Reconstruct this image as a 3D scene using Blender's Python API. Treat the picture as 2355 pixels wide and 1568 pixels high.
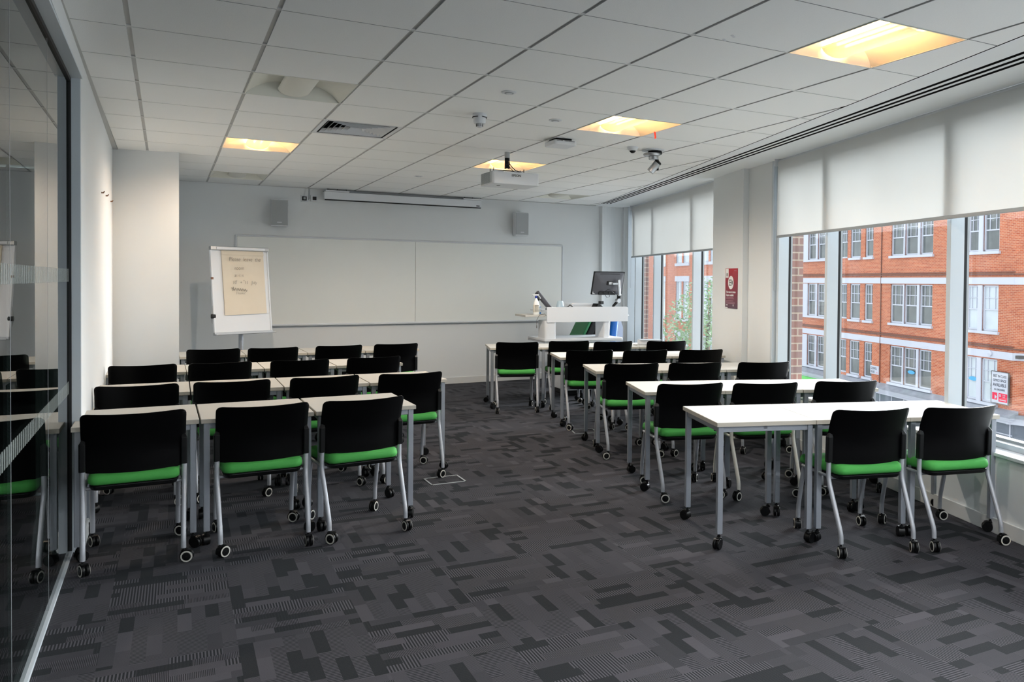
import bpy, bmesh, math, random
from mathutils import Vector, Matrix
random.seed(7)
PI = math.pi
scn = bpy.context.scene
for o in list(bpy.data.objects): bpy.data.objects.remove(o)
COL = scn.collection

# ------------------------------------------------------------------ camera
CAM_H = 1.4992
W, H = 2355.0, 1568.0
F, YAW, PITCH, ROLL, CYP, CXP = 1823.1027, .4840, .0178, .0088, 678.7409, 1341.5067
cam_d = bpy.data.cameras.new('camera'); cam = bpy.data.objects.new('camera', cam_d); COL.objects.link(cam)
fwd0 = Vector((math.sin(YAW), math.cos(YAW), 0)); right0 = Vector((math.cos(YAW), -math.sin(YAW), 0)); up0 = Vector((0, 0, 1))
fw_ = fwd0*math.cos(PITCH) - up0*math.sin(PITCH); up1 = up0*math.cos(PITCH) + fwd0*math.sin(PITCH)
r_ = right0*math.cos(ROLL) + up1*math.sin(ROLL); up2 = up1*math.cos(ROLL) - right0*math.sin(ROLL)
cam.matrix_world = Matrix(((r_.x, up2.x, -fw_.x, 0), (r_.y, up2.y, -fw_.y, 0), (r_.z, up2.z, -fw_.z, CAM_H), (0, 0, 0, 1)))
cam_d.sensor_fit = 'HORIZONTAL'; cam_d.sensor_width = 36.0
cam_d.lens = F/W*36.0
cam_d.shift_x = (W/2 - CXP)/W
cam_d.shift_y = (CYP - H/2)/W
cam_d.clip_start = .02; cam_d.clip_end = 400
scn.camera = cam

# ------------------------------------------------------------------ world, daylight, exposure
scn.view_settings.view_transform = 'Standard'
scn.view_settings.look = 'None'
scn.view_settings.exposure = 2.3
scn.view_settings.gamma = 1.0
scn.view_settings.use_curve_mapping = False
wld = bpy.data.worlds.new('overcast_sky'); scn.world = wld; wld.use_nodes = True
bg = wld.node_tree.nodes['Background']
bg.inputs['Color'].default_value = (.88, .94, 1.0, 1)
bg.inputs['Strength'].default_value = .40
sun_d = bpy.data.lights.new('hazy_sun', 'SUN'); sun = bpy.data.objects.new('hazy_sun', sun_d); COL.objects.link(sun)
sun_d.energy = 4.7; sun_d.angle = math.radians(48); sun_d.color = (.93, .96, 1.0)
SUN_TO = Vector((-.86, -.28, -.17)).normalized()      # travels from the street into the room
sun.rotation_euler = SUN_TO.to_track_quat('-Z', 'Y').to_euler()
sun.location = (12, 4, 12)
LAMP_COL = (1.0, .51, .19)
LAMP_STRENGTH = 20.0
REAR_FILL_STRENGTH = 300.0  # lights added out of view behind the camera to brighten the room
THROW_POWER = 20.0                           # unseen spot added under each lit ceiling fitting

# ------------------------------------------------------------------ helpers
A0 = Vector((4.417, 2.914, 0)); WANG = math.atan2(.9669, .2550)    # window wall: local x runs along it, local y points into the room
CEIL = 2.689

def link(o): COL.objects.link(o); return o
def empty(name, loc=(0, 0, 0), rz=0.0, parent=None):
    o = bpy.data.objects.new(name, None); o.empty_display_size = .1; link(o)
    o.location = loc; o.rotation_euler = (0, 0, rz)
    if parent: o.parent = parent
    return o
def tag(o, label=None, cat=None, group=None, kind=None):
    if label: o['label'] = label
    if cat: o['category'] = cat
    if group: o['group'] = group
    if kind: o['kind'] = kind
    return o
def thing(name, label, cat, loc=(0, 0, 0), rz=0.0, group=None): return tag(empty(name, loc, rz), label, cat, group)
def struct_root(name, loc=(0, 0, 0), rz=0.0): return tag(empty(name, loc, rz), kind='structure')

class MB:
    def __init__(s): s.v = []; s.f = []; s.mi = []
    def add(s, vs, fs, mi=0):
        n = len(s.v); s.v += [tuple(p) for p in vs]
        for f in fs: s.f.append(tuple(i+n for i in f)); s.mi.append(mi)
        return s
    def box(s, x0, x1, y0, y1, z0, z1, mi=0):
        if x0 > x1: x0, x1 = x1, x0
        if y0 > y1: y0, y1 = y1, y0
        if z0 > z1: z0, z1 = z1, z0
        return s.add([(x0, y0, z0), (x1, y0, z0), (x1, y1, z0), (x0, y1, z0), (x0, y0, z1), (x1, y0, z1), (x1, y1, z1), (x0, y1, z1)],
                     [(0, 3, 2, 1), (4, 5, 6, 7), (0, 1, 5, 4), (1, 2, 6, 5), (2, 3, 7, 6), (3, 0, 4, 7)], mi)
    def mbox(s, sx, sy, sz, M, mi=0):
        b = MB().box(-sx/2, sx/2, -sy/2, sy/2, -sz/2, sz/2)
        return s.add([tuple(M @ Vector(p)) for p in b.v], b.f, mi)
    def prism(s, poly, z0, z1, mi=0):
        a = sum(poly[i][0]*poly[(i+1) % len(poly)][1]-poly[(i+1) % len(poly)][0]*poly[i][1] for i in range(len(poly)))
        if a < 0: poly = poly[::-1]
        n = len(poly)
        return s.add([(p[0], p[1], z0) for p in poly]+[(p[0], p[1], z1) for p in poly],
                     [tuple(range(n-1, -1, -1)), tuple(range(n, 2*n))]+[(i, (i+1) % n, n+(i+1) % n, n+i) for i in range(n)], mi)
    def xprism(s, poly, M, d0, d1, mi=0):            # polygon in local xy, extruded along local z, placed by M
        b = MB().prism(poly, d0, d1)
        return s.add([tuple(M @ Vector(p)) for p in b.v], b.f, mi)
    def tube(s, pts, r, seg=10, mi=0, cap=True):
        pts = [Vector(p) for p in pts]; n = len(pts)
        rs = r if isinstance(r, (list, tuple)) else [r]*n
        T = []
        for i in range(n):
            a = pts[max(i-1, 0)]; b = pts[min(i+1, n-1)]
            T.append((b-a).normalized())
        up = Vector((0, 0, 1)) if abs(T[0].z) < .9 else Vector((1, 0, 0))
        u = (up - T[0]*up.dot(T[0])).normalized(); vs = []
        for i in range(n):
            if i: u = (u - T[i]*u.dot(T[i])).normalized()
            w = T[i].cross(u)
            for k in range(seg):
                a = 2*PI*k/seg; vs.append(pts[i] + u*math.cos(a)*rs[i] + w*math.sin(a)*rs[i])
        fs = [(i*seg+k, i*seg+(k+1) % seg, (i+1)*seg+(k+1) % seg, (i+1)*seg+k) for i in range(n-1) for k in range(seg)]
        if cap: fs += [tuple(range(seg-1, -1, -1)), tuple((n-1)*seg+k for k in range(seg))]
        return s.add(vs, fs, mi)
    def lathe(s, prof, M=None, seg=20, mi=0):       # prof: (r, z) pairs about local z
        M = M or Matrix(); n = len(prof); vs = []
        for r, z in prof:
            for k in range(seg):
                a = 2*PI*k/seg; vs.append(tuple(M @ Vector((r*math.cos(a), r*math.sin(a), z))))
        fs = [(i*seg+k, i*seg+(k+1) % seg, (i+1)*seg+(k+1) % seg, (i+1)*seg+k) for i in range(n-1) for k in range(seg)]
        fs += [tuple(range(seg-1, -1, -1)), tuple((n-1)*seg+k for k in range(seg))]
        return s.add(vs, fs, mi)
    def grid(s, fn, nu, nv, mi=0, flip=False):
        vs = [tuple(fn(i/nu, j/nv)) for j in range(nv+1) for i in range(nu+1)]
        fs = []
        for j in range(nv):
            for i in range(nu):
                q = (j*(nu+1)+i, j*(nu+1)+i+1, (j+1)*(nu+1)+i+1, (j+1)*(nu+1)+i)
                fs.append(q[::-1] if flip else q)
        return s.add(vs, fs, mi)
    def mesh(s, name, mats, smooth=None):
        me = bpy.data.meshes.new(name); me.from_pydata(s.v, [], s.f)
        for m in (mats if isinstance(mats, (list, tuple)) else [mats]): me.materials.append(m)
        me.polygons.foreach_set('material_index', s.mi)
        if smooth:
            me.polygons.foreach_set('use_smooth', [True]*len(me.polygons))
            me.set_sharp_from_angle(angle=math.radians(smooth))
        me.update(); return me
    def build(s, name, mats, parent=None, bevel=None, smooth=None, loc=None, rz=None, bseg=2):
        o = bpy.data.objects.new(name, s.mesh(name, mats, smooth)); link(o)
        if parent: o.parent = parent
        if loc is not None: o.location = loc
        if rz is not None: o.rotation_euler = (0, 0, rz)
        if bevel:
            m = o.modifiers.new('bevel', 'BEVEL'); m.width = bevel; m.segments = bseg; m.limit_method = 'ANGLE'; m.angle_limit = math.radians(40)
        return o
def rrect(x0, x1, y0, y1, r, n=5):
    out = []
    for cx, cy, a0 in ((x1-r, y1-r, 0), (x0+r, y1-r, 90), (x0+r, y0+r, 180), (x1-r, y0+r, 270)):
        for k in range(n+1):
            a = math.radians(a0+90*k/n); out.append((cx+r*math.cos(a), cy+r*math.sin(a)))
    return out
def copy_tree(o, parent=None, remat=None):
    c = o.copy(); link(c)
    if parent: c.parent = parent
    for ch in list(o.children): copy_tree(ch, c)
    return c
def clip(poly, a, b, c):                             # keep the side where a*x+b*y <= c
    out = []
    for i in range(len(poly)):
        p, q = poly[i], poly[(i+1) % len(poly)]
        dp, dq = a*p[0]+b*p[1]-c, a*q[0]+b*q[1]-c
        if dp <= 0: out.append(p)
        if (dp < 0 < dq) or (dq < 0 < dp):
            k = dp/(dp-dq); out.append((p[0]+(q[0]-p[0])*k, p[1]+(q[1]-p[1])*k))
    return out
def text_mesh(body, size, name, mat, parent, M, align='LEFT', ext=.0006, squeeze=1.0, offset=0.0, shear=0.0):
    c = bpy.data.curves.new(name, 'FONT'); c.body = body; c.size = size; c.align_x = align; c.extrude = ext; c.offset = offset; c.shear = shear
    t = bpy.data.objects.new(name+'_tmp', c); link(t)
    dg = bpy.context.evaluated_depsgraph_get()
    me = bpy.data.meshes.new_from_object(t.evaluated_get(dg))
    bpy.data.objects.remove(t); bpy.data.curves.remove(c)
    me.name = name
    for v in me.vertices:
        v.co = M @ Vector((v.co.x*squeeze, v.co.y, v.co.z))
    me.materials.clear(); me.materials.append(mat)
    o = bpy.data.objects.new(name, me); link(o)
    if parent: o.parent = parent
    return o

# ------------------------------------------------------------------ materials
def srgb(r, g, b):
    f = lambda c: c/12.92 if c <= .04045 else ((c+.055)/1.055)**2.4
    return (f(r/255.), f(g/255.), f(b/255.), 1)
def new_mat(name):
    m = bpy.data.materials.new(name); m.use_nodes = True
    return m, m.node_tree, m.node_tree.nodes['Principled BSDF']
class NT:
    def __init__(s, nt): s.nt = nt
    def n(s, typ, **kw):
        nd = s.nt.nodes.new(typ)
        for k, v in kw.items(): setattr(nd, k, v)
        return nd
    def l(s, a, b): s.nt.links.new(a, b)
    def math(s, op, a, b=None, c=None, clamp=False):
        nd = s.n('ShaderNodeMath', operation=op); nd.use_clamp = clamp
        for i, x in enumerate((a, b, c)):
            if x is None: continue
            if isinstance(x, (int, float)): nd.inputs[i].default_value = x
            else: s.l(x, nd.inputs[i])
        return nd.outputs[0]
    def mix(s, fac, a, b):
        nd = s.n('ShaderNodeMix', data_type='RGBA')
        for sock, x in ((nd.inputs[0], fac), (nd.inputs[6], a), (nd.inputs[7], b)):
            if isinstance(x, (int, float, tuple)): sock.default_value = x
            else: s.l(x, sock)
        return nd.outputs[2]
def mat(name, col, rough=.5, metal=0.0, noise=0.0, nscale=40.0, bump=0.0, spec=.5, coat=0.0):
    m, nt, p = new_mat(name); N = NT(nt)
    p.inputs['Base Color'].default_value = col; p.inputs['Roughness'].default_value = rough; p.inputs['Metallic'].default_value = metal
    p.inputs['Specular IOR Level'].default_value = spec
    if coat: p.inputs['Coat Weight'].default_value = coat
    tc = N.n('ShaderNodeTexCoord'); nz = N.n('ShaderNodeTexNoise'); nz.inputs['Scale'].default_value = nscale; nz.inputs['Detail'].default_value = 4
    N.l(tc.outputs['Object'], nz.inputs['Vector'])
    if noise:
        d = tuple(c*(1-noise) for c in col[:3])+(1,); b = tuple(min(1, c*(1+noise)) for c in col[:3])+(1,)
        N.l(N.mix(nz.outputs['Fac'], d, b), p.inputs['Base Color'])
    if bump:
        bp = N.n('ShaderNodeBump'); bp.inputs['Strength'].default_value = bump; bp.inputs['Distance'].default_value = .002
        N.l(nz.outputs['Fac'], bp.inputs['Height']); N.l(bp.outputs['Normal'], p.inputs['Normal'])
    return m
def emis(name, col, strength):
    m, nt, p = new_mat(name)
    p.inputs['Base Color'].default_value = col; p.inputs['Emission Color'].default_value = col; p.inputs['Emission Strength'].default_value = strength
    return m
def thin_glass(name, tint, f0=.04, rough=0.0):
    m, nt, p = new_mat(name); N = NT(nt); nt.nodes.remove(p)
    out = nt.nodes['Material Output']; lw = N.n('ShaderNodeLayerWeight'); lw.inputs['Blend'].default_value = .5
    pw = N.math('POWER', lw.outputs['Facing'], 5.0); fac = N.math('MULTIPLY_ADD', pw, 1-f0, f0, clamp=True)
    tr = N.n('ShaderNodeBsdfTransparent'); tr.inputs['Color'].default_value = tint
    gl = N.n('ShaderNodeBsdfGlossy'); gl.inputs['Roughness'].default_value = rough
    mx = N.n('ShaderNodeMixShader'); N.l(fac, mx.inputs[0]); N.l(tr.outputs[0], mx.inputs[1]); N.l(gl.outputs[0], mx.inputs[2])
    N.l(mx.outputs[0], out.inputs['Surface']); return m

M_WALL = mat('white_wall_paint', srgb(216, 219, 220), .6, noise=.015, nscale=3, bump=.05)
M_CEIL = mat('mineral_fibre_tile', srgb(242, 243, 242), .9, noise=.05, nscale=180, bump=.25)
M_PLASTER = mat('ceiling_plasterboard', srgb(232, 235, 236), .7, noise=.01, nscale=5)
M_TEE = mat('grey_ceiling_grid', srgb(186, 187, 186), .5)
M_TEDGE2 = mat('shade_toned_short_edge', srgb(158, 160, 160), .9)  # darker grey paints shade into the narrow cross gaps
M_TEDGE = mat('shade_toned_tile_edge', srgb(196, 197, 197), .9)  # tile sides greyed to paint the shade in the long gaps
M_TEEW = mat('white_ceiling_grid', srgb(205, 206, 205), .5)
M_VOID = mat('painted_void_shade', srgb(14, 15, 17), .9)  # near black put in for shade inside slots, tile gap and vent
M_WHITE = mat('white_satin_paint', srgb(210, 213, 217), .35, noise=.01, nscale=8)
M_FRAME = mat('white_window_frame', srgb(192, 200, 206), .35, noise=.01, nscale=8)
M_FRAMEG = mat('grey_aluminium', srgb(160, 165, 168), .4, metal=.3)
M_BLACK = mat('black_rubber', srgb(12, 13, 15), .6)
M_ALU = mat('brushed_aluminium', srgb(176, 178, 180), .35, metal=.85, noise=.05, nscale=60)
M_LAM = mat('cream_laminate', srgb(188, 186, 180), .55, spec=.25, noise=.02, nscale=25)
M_EDGE = mat('beige_edge_band', srgb(186, 180, 168), .45)
M_STEEL = mat('grey_powder_coat', srgb(150, 155, 163), .42, metal=.35, noise=.04, nscale=120, bump=.08)
M_TUBE = mat('silver_powder_coat', srgb(168, 171, 177), .48, metal=.35, noise=.04, nscale=150, bump=.08)
M_TUBEW = mat('cream_white_tube', srgb(226, 223, 214), .4)
M_SHELL = mat('black_plastic_shell', srgb(4, 4, 5), .40, bump=.04, nscale=300, spec=.11)
M_PLAST = mat('black_plastic', srgb(11, 12, 13), .38, noise=.05, nscale=200, spec=.25)
M_GREYP = mat('pale_grey_tread', srgb(196, 194, 186), .6)
M_GREEN = mat('green_fabric', srgb(64, 152, 66), .8, noise=.08, nscale=500, bump=.25)
M_BRD = mat('grey_projection_board', srgb(226, 228, 224), .38, noise=.02, nscale=2)
M_SPK = mat('grey_speaker_grille', srgb(158, 162, 164), .6, noise=.25, nscale=500, bump=.4)
M_SCRW = mat('rusty_screw', srgb(120, 84, 62), .5)
M_INK = mat('dark_marker_ink', srgb(92, 90, 88), .7)
M_BLUE = mat('blue_plastic', srgb(20, 104, 190), .4)
M_RED = mat('red_tape', srgb(238, 70, 48), .5)
M_SKIRT = mat('grey_white_skirting', srgb(206, 207, 206), .45, noise=.03, nscale=12)

def carpet_mat():
    m, nt, p = new_mat('woven_carpet_tiles'); N = NT(nt)
    tc = N.n('ShaderNodeTexCoord'); mp = N.n('ShaderNodeMapping')
    S = .4989
    mp.vector_type = 'TEXTURE'
    mp.inputs['Location'].default_value = (.2759, 4.9893, 0); mp.inputs['Rotation'].default_value = (0, 0, -.0118); mp.inputs['Scale'].default_value = (S, S, 1)
    N.l(tc.outputs['Object'], mp.inputs['Vector'])
    sp = N.n('ShaderNodeSeparateXYZ'); N.l(mp.outputs[0], sp.inputs[0]); X, Y = sp.outputs[0], sp.outputs[1]
    ix, iy = N.math('FLOOR', X), N.math('FLOOR', Y); fx, fy = N.math('FRACT', X), N.math('FRACT', Y)
    par = N.math('FLOORED_MODULO', N.math('ADD', ix, iy), 2.0)
    par = N.math('SUBTRACT', 1.0, par)
    def pick(a, b): return N.math('ADD', N.math('MULTIPLY', a, N.math('SUBTRACT', 1.0, par)), N.math('MULTIPLY', b, par))
    u, v = pick(fx, fy), pick(fy, fx)               # rows run along u
    row = N.math('FLOOR', N.math('MULTIPLY', v, 9.0))
    def wn(a, b, c):
        cb = N.n('ShaderNodeCombineXYZ')
        for i, x in enumerate((a, b, c)):
            if isinstance(x, (int, float)): cb.inputs[i].default_value = x
            else: N.l(x, cb.inputs[i])
        w = N.n('ShaderNodeTexWhiteNoise', noise_dimensions='3D'); N.l(cb.outputs[0], w.inputs['Vector']); return w.outputs['Value']
    tid = N.math('MULTIPLY_ADD', ix, 13.37, N.math('MULTIPLY', iy, 7.93))
    off = wn(tid, row, 1.0)
    ub = N.math('FLOOR', N.math('MULTIPLY_ADD', u, 2.6, N.math('MULTIPLY', off, 3.0)))
    cell = N.math('MULTIPLY_ADD', row, 5.31, N.math('MULTIPLY', ub, 2.17))
    r1, r2, r3 = wn(tid, cell, 2.0), wn(tid, cell, 5.0), wn(tid, cell, 9.0)
    s1 = N.math('SINE', N.math('MULTIPLY', u, 2*PI*40)); s2 = N.math('SINE', N.math('MULTIPLY', u, 2*PI*80))
    comb = N.math('GREATER_THAN', s1, .1); fine = N.math('MULTIPLY_ADD', s2, .5, .5)
    isd = N.math('LESS_THAN', r1, .20)                 # plain dark block
    isp = N.math('GREATER_THAN', r1, .74)              # plain mid block
    wide = N.math('GREATER_THAN', r2, .45)
    strp = N.math('ADD', N.math('MULTIPLY', comb, wide), N.math('MULTIPLY', fine, N.math('SUBTRACT', 1.0, wide)))
    # in quarter turned tiles the stripes are softer
    amp = N.math('SUBTRACT', 1.0, N.math('MULTIPLY', par, .25))
    strp = N.math('ADD', N.math('MULTIPLY', strp, amp), N.math('MULTIPLY', N.math('SUBTRACT', 1.0, amp), .45))
    val = N.math('ADD', N.math('MULTIPLY', isp, N.math('MULTIPLY_ADD', r3, .50, .28)),
                 N.math('MULTIPLY', N.math('SUBTRACT', 1.0, isp), N.math('MULTIPLY', strp, .95)))
    val = N.math('MULTIPLY', val, N.math('SUBTRACT', 1.0, N.math('MULTIPLY', isd, .93)))
    nz = N.n('ShaderNodeTexNoise'); nz.inputs['Scale'].default_value = 420; nz.inputs['Detail'].default_value = 2
    N.l(tc.outputs['Object'], nz.inputs['Vector'])
    val = N.math('ADD', val, N.math('MULTIPLY_ADD', nz.outputs['Fac'], .7, -.35), clamp=True)
    N.l(N.mix(val, srgb(5, 6, 7), srgb(70, 67, 72)), p.inputs['Base Color'])
    p.inputs['Roughness'].default_value = .95; p.inputs['Specular IOR Level'].default_value = .15
    p.inputs['Sheen Weight'].default_value = .04; p.inputs['Sheen Roughness'].default_value = .5; p.inputs['Sheen Tint'].default_value = (.8, .88, 1, 1)
    bp = N.n('ShaderNodeBump'); bp.inputs['Strength'].default_value = .35; bp.inputs['Distance'].default_value = .002
    N.l(val, bp.inputs['Height']); N.l(bp.outputs['Normal'], p.inputs['Normal'])
    return m
M_CARPET = carpet_mat()

def brick_mat(name, c1, c2, mortar, bw=.215, bh=.075, axes='xz', msize=.008):
    m, nt, p = new_mat(name); N = NT(nt)
    tc = N.n('ShaderNodeTexCoord'); sp = N.n('ShaderNodeSeparateXYZ'); N.l(tc.outputs['Object'], sp.inputs[0])
    cb = N.n('ShaderNodeCombineXYZ'); ad = N.math('ADD', sp.outputs[0], sp.outputs[1]); N.l(ad, cb.inputs[0]); N.l(sp.outputs[2], cb.inputs[1])
    b = N.n('ShaderNodeTexBrick'); N.l(cb.outputs[0], b.inputs['Vector'])
    b.inputs['Scale'].default_value = 1.0; b.inputs['Brick Width'].default_value = bw; b.inputs['Row Height'].default_value = bh
    b.inputs['Mortar Size'].default_value = msize; b.inputs['Mortar Smooth'].default_value = .2; b.inputs['Bias'].default_value = -.1
    b.inputs['Color1'].default_value = c1; b.inputs['Color2'].default_value = c2; b.inputs['Mortar'].default_value = mortar
    nz = N.n('ShaderNodeTexNoise'); nz.inputs['Scale'].default_value = .45; nz.inputs['Detail'].default_value = 4; N.l(tc.outputs['Object'], nz.inputs['Vector'])
    k = N.math('MULTIPLY_ADD', nz.outputs['Fac'], .5, .75)
    vm = N.n('ShaderNodeVectorMath', operation='SCALE'); N.l(b.outputs['Color'], vm.inputs[0]); N.l(k, vm.inputs['Scale'])
    N.l(vm.outputs[0], p.inputs['Base Color']); p.inputs['Roughness'].default_value = .85
    return m
M_BRICK = brick_mat('orange_red_brick', srgb(200, 114, 80), srgb(174, 88, 62), srgb(206, 168, 142), .225, .075)
M_BRICKN = brick_mat('brown_brick_pier', srgb(156, 112, 100), srgb(132, 110, 106), srgb(186, 168, 150), .225, .075, msize=.007)
M_SASH = mat('white_painted_joinery', srgb(202, 206, 218), .5)
M_PANE = mat('dark_sash_glass', srgb(96, 102, 102), .12, noise=.5, nscale=1.6, spec=.8)
M_PANEL = mat('pale_sash_glass', srgb(206, 216, 222), .15, noise=.15, nscale=1.2)
M_SLATE = mat('grey_slate_ledge', srgb(150, 154, 164), .6, noise=.3, nscale=3)
M_STRING = mat('brown_string_course', srgb(120, 82, 72), .8, noise=.2, nscale=6)
M_SHOPGL = mat('grey_shop_glazing', srgb(112, 120, 132), .2, noise=.2, nscale=1.5)
M_ASPH = mat('bounce_paving', srgb(186, 186, 184), .9, noise=.2, nscale=2)  # paving made pale to bounce daylight up onto the ceiling
M_GREENSH = mat('green_shop_fascia', srgb(110, 214, 104), .5)
M_GLASS = thin_glass('window_glass', (.97, .985, .985, 1), .035)
M_PART = thin_glass('partition_glass', (.50, .56, .54, 1), .07)
def frost_mat():
    m, nt, p = new_mat('frosted_film'); N = NT(nt); out = nt.nodes['Material Output']
    p.inputs['Base Color'].default_value = srgb(190, 198, 194); p.inputs['Roughness'].default_value = .7
    tr = N.n('ShaderNodeBsdfTransparent'); mx = N.n('ShaderNodeMixShader'); mx.inputs[0].default_value = .82
    N.l(p.outputs[0], mx.inputs[1]); N.l(tr.outputs[0], mx.inputs[2]); N.l(mx.outputs[0], out.inputs['Surface']); return m
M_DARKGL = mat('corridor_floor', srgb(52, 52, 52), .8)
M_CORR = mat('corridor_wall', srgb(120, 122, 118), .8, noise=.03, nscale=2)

def blind_mat():
    m, nt, p = new_mat('cream_blind_fabric'); N = NT(nt); nt.nodes.remove(p); out = nt.nodes['Material Output']
    tc = N.n('ShaderNodeTexCoord'); nz = N.n('ShaderNodeTexNoise'); nz.inputs['Scale'].default_value = 1.3; N.l(tc.outputs['Object'], nz.inputs['Vector'])
    c = N.mix(nz.outputs['Fac'], srgb(210, 210, 208), srgb(220, 221, 220))
    d = N.n('ShaderNodeBsdfDiffuse'); t = N.n('ShaderNodeBsdfTranslucent'); mx = N.n('ShaderNodeMixShader'); mx.inputs[0].default_value = .42
    N.l(c, d.inputs['Color']); N.l(c, t.inputs['Color']); N.l(d.outputs[0], mx.inputs[1]); N.l(t.outputs[0], mx.inputs[2]); N.l(mx.outputs[0], out.inputs['Surface'])
    return m
M_BLIND = blind_mat()

# ------------------------------------------------------------------ room shell
def WL(u, n): return (A0.x + .2550*u + .9669*n, A0.y + .9669*u - .2550*n)   # window wall coordinates to plan
def wroot(name, kind='structure'):
    o = empty(name, (A0.x, A0.y, 0), WANG)
    if kind: o['kind'] = kind
    return o
def lw(y): return -.402 - .00965*(y-4.09)     # left wall x at y
YB = -4.2                                     # rear wall
FWA, FWB = (-.60, 10.935), (6.12, 11.05)      # front wall line
def fwy(x): return FWA[1] + (x-FWA[0])*(FWB[1]-FWA[1])/(FWB[0]-FWA[0])

floor_poly = [(-.62, YB-.2), (WL(-9, .2)[0], YB-.2), WL(-9, .2), WL(9.2, .2), (6.4, 11.3), (-.62, 11.2)]
floor_poly = [(-.62, YB-.2), (3.4, YB-.2), WL(-6.6, .30), WL(8.8, .30), (-.62, 11.5)]
fb = MB().prism(floor_poly, -.12, 0.0).build('floor', M_CARPET); tag(fb, kind='structure')

# ceiling tiles in a 600 grid, cut by the skewed window band
CX0, CY0, CS = -.1586, 4.3609, .6
def ne(u): return -.635 + .011*u              # edge of the tiled field, in wall coordinates
e0, e1 = WL(-7.5, ne(-7.5)), WL(8.6, ne(8.6))
ea, eb = (e1[1]-e0[1]), -(e1[0]-e0[0]); ec = ea*e0[0]+eb*e0[1]
if ea*0+eb*0-ec > 0: ea, eb, ec = -ea, -eb, -ec
def in_cell(c, r): return (CX0+CS*c, CX0+CS*(c+1), CY0+CS*r, CY0+CS*(r+1))
LIGHTS = {(1, 1): 0, (1, 5): 1, (1, 9): 0, (5, -3): 1, (5, 1): 1, (5, 5): 1, (8, 9): 0, (1, -3): 0, (5, -7): 2, (1, -7): 2, (5, -11): 2, (1, -11): 2}
VENTS = [(2, 3)]
holes = set(LIGHTS) | set(VENTS)
cb = MB()
PILX, PILY = .104, 8.50
for c in range(-1, 12):
    for r in range(-15, 12):
        if (c, r) in holes: continue
        x0, x1, y0, y1 = in_cell(c, r)
        g, h2 = .0105, .0035
        poly = [(x0+g, y0+h2), (x1-g, y0+h2), (x1-g, y1-h2), (x0+g, y1-h2)]
        poly = clip(poly, -1, 0, .40); poly = clip(poly, 0, 1, 10.93); poly = clip(poly, 0, -1, 4.2)
        poly = clip(poly, ea, eb, ec)
        if len(poly) < 3: continue
        cb.prism(poly, CEIL, CEIL+.012, 0)
        nq = len(cb.v)-len(poly)
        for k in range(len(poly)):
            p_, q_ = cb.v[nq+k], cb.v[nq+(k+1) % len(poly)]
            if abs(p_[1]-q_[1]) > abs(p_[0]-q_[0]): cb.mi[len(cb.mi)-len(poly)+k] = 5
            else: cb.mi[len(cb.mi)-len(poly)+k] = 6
        # node plate bridging the open channel
        if x1+g < 9 and ea*x1+eb*y0 < ec-.02 and -4.1 < y0 < 10.9:
            cb.box(x1-g-.004, x1+g+.004, y0-.016, y0+.016, CEIL+.001, CEIL+.010, 2)
for c in range(0, 12):                         # long channels
    x = CX0+CS*c; top = 10.93
    seg = clip(clip([(x-.014, -4.2), (x+.014, -4.2), (x+.014, top), (x-.014, top)], ea, eb, ec), 0, 1, 10.93)
    if len(seg) > 2: cb.prism(seg, CEIL+.0065, CEIL+.02, 1)
for r in range(-14, 12):                       # short tees
    y = CY0+CS*r
    seg = clip([(-.41, y-.006), (7, y-.006), (7, y+.006), (-.41, y+.006)], ea, eb, ec)
    if len(seg) > 2: cb.prism(seg, CEIL+.0045, CEIL+.0115, 2)
# slab over everything
cb.prism([(-3.2, YB-.3), (3.6, YB-.3), WL(-6.4, .32), WL(9.2, .32), (-3.2, 11.7)], CEIL+.13, CEIL+.3, 2)
# plaster band with three air slots
for a_, b_ in ((-7.3, 7.86),):
    def nl(base_a, base_b, u): return base_a + (base_b-base_a)*(u+.5)/8.35
    lines = [(ne, None), (-.445, -.537), (-.412, -.507), (-.377, -.487), (-.344, -.458), (-.314, -.433), (-.281, -.404), None]
    def nv(L, u): return L[0](u) if L[1] is None else nl(L[0], L[1], u)
    strips = [(lines[0], lines[1]), (lines[2], lines[3]), (lines[4], lines[5])]
    for s0, s1 in strips:
        off = .006 if s0 is lines[0] else 0
        cb.prism([WL(a_, nv(s0, a_)+off), WL(a_, nv(s1, a_)), WL(b_, nv(s1, b_)), WL(b_, nv(s0, b_)+off)], CEIL-.002, CEIL+.014, 3)
        for k in range(4): cb.mi[-1-k] = 4  # strip sides blackened to paint shaded depth into the slots
    cb.prism([WL(a_, nv(lines[6], a_)), WL(a_, .02), WL(b_, .02), WL(b_, nv(lines[6], b_))], CEIL-.002, CEIL+.014, 3)
    for k in range(4): cb.mi[-1-k] = 4
    cb.prism([WL(b_, nv(lines[0], b_)+.006), WL(b_, .02), WL(8.75, .02), WL(8.75, ne(8.75)+.006)], CEIL-.002, CEIL+.014, 3)
    for k in (1, 3, 5):                        # plenum painted black for the dark inside each slot
        cb.prism([WL(a_, nv(lines[k], a_)-.004), WL(a_, nv(lines[k+1], a_)+.004), WL(b_, nv(lines[k+1], b_)+.004), WL(b_, nv(lines[k], b_)-.004)], CEIL+.0142, CEIL+.03, 4)
    cb.prism([WL(a_, ne(a_)-.01), WL(a_, ne(a_)+.02), WL(b_, ne(b_)+.02), WL(b_, ne(b_)-.01)], CEIL+.0142, CEIL+.02, 4)
cb.prism([WL(-7.3, .02), WL(-7.3, .30), WL(8.75, .30), WL(8.75, .02)], CEIL+.02, CEIL+.03, 3)   # above the blinds
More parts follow.
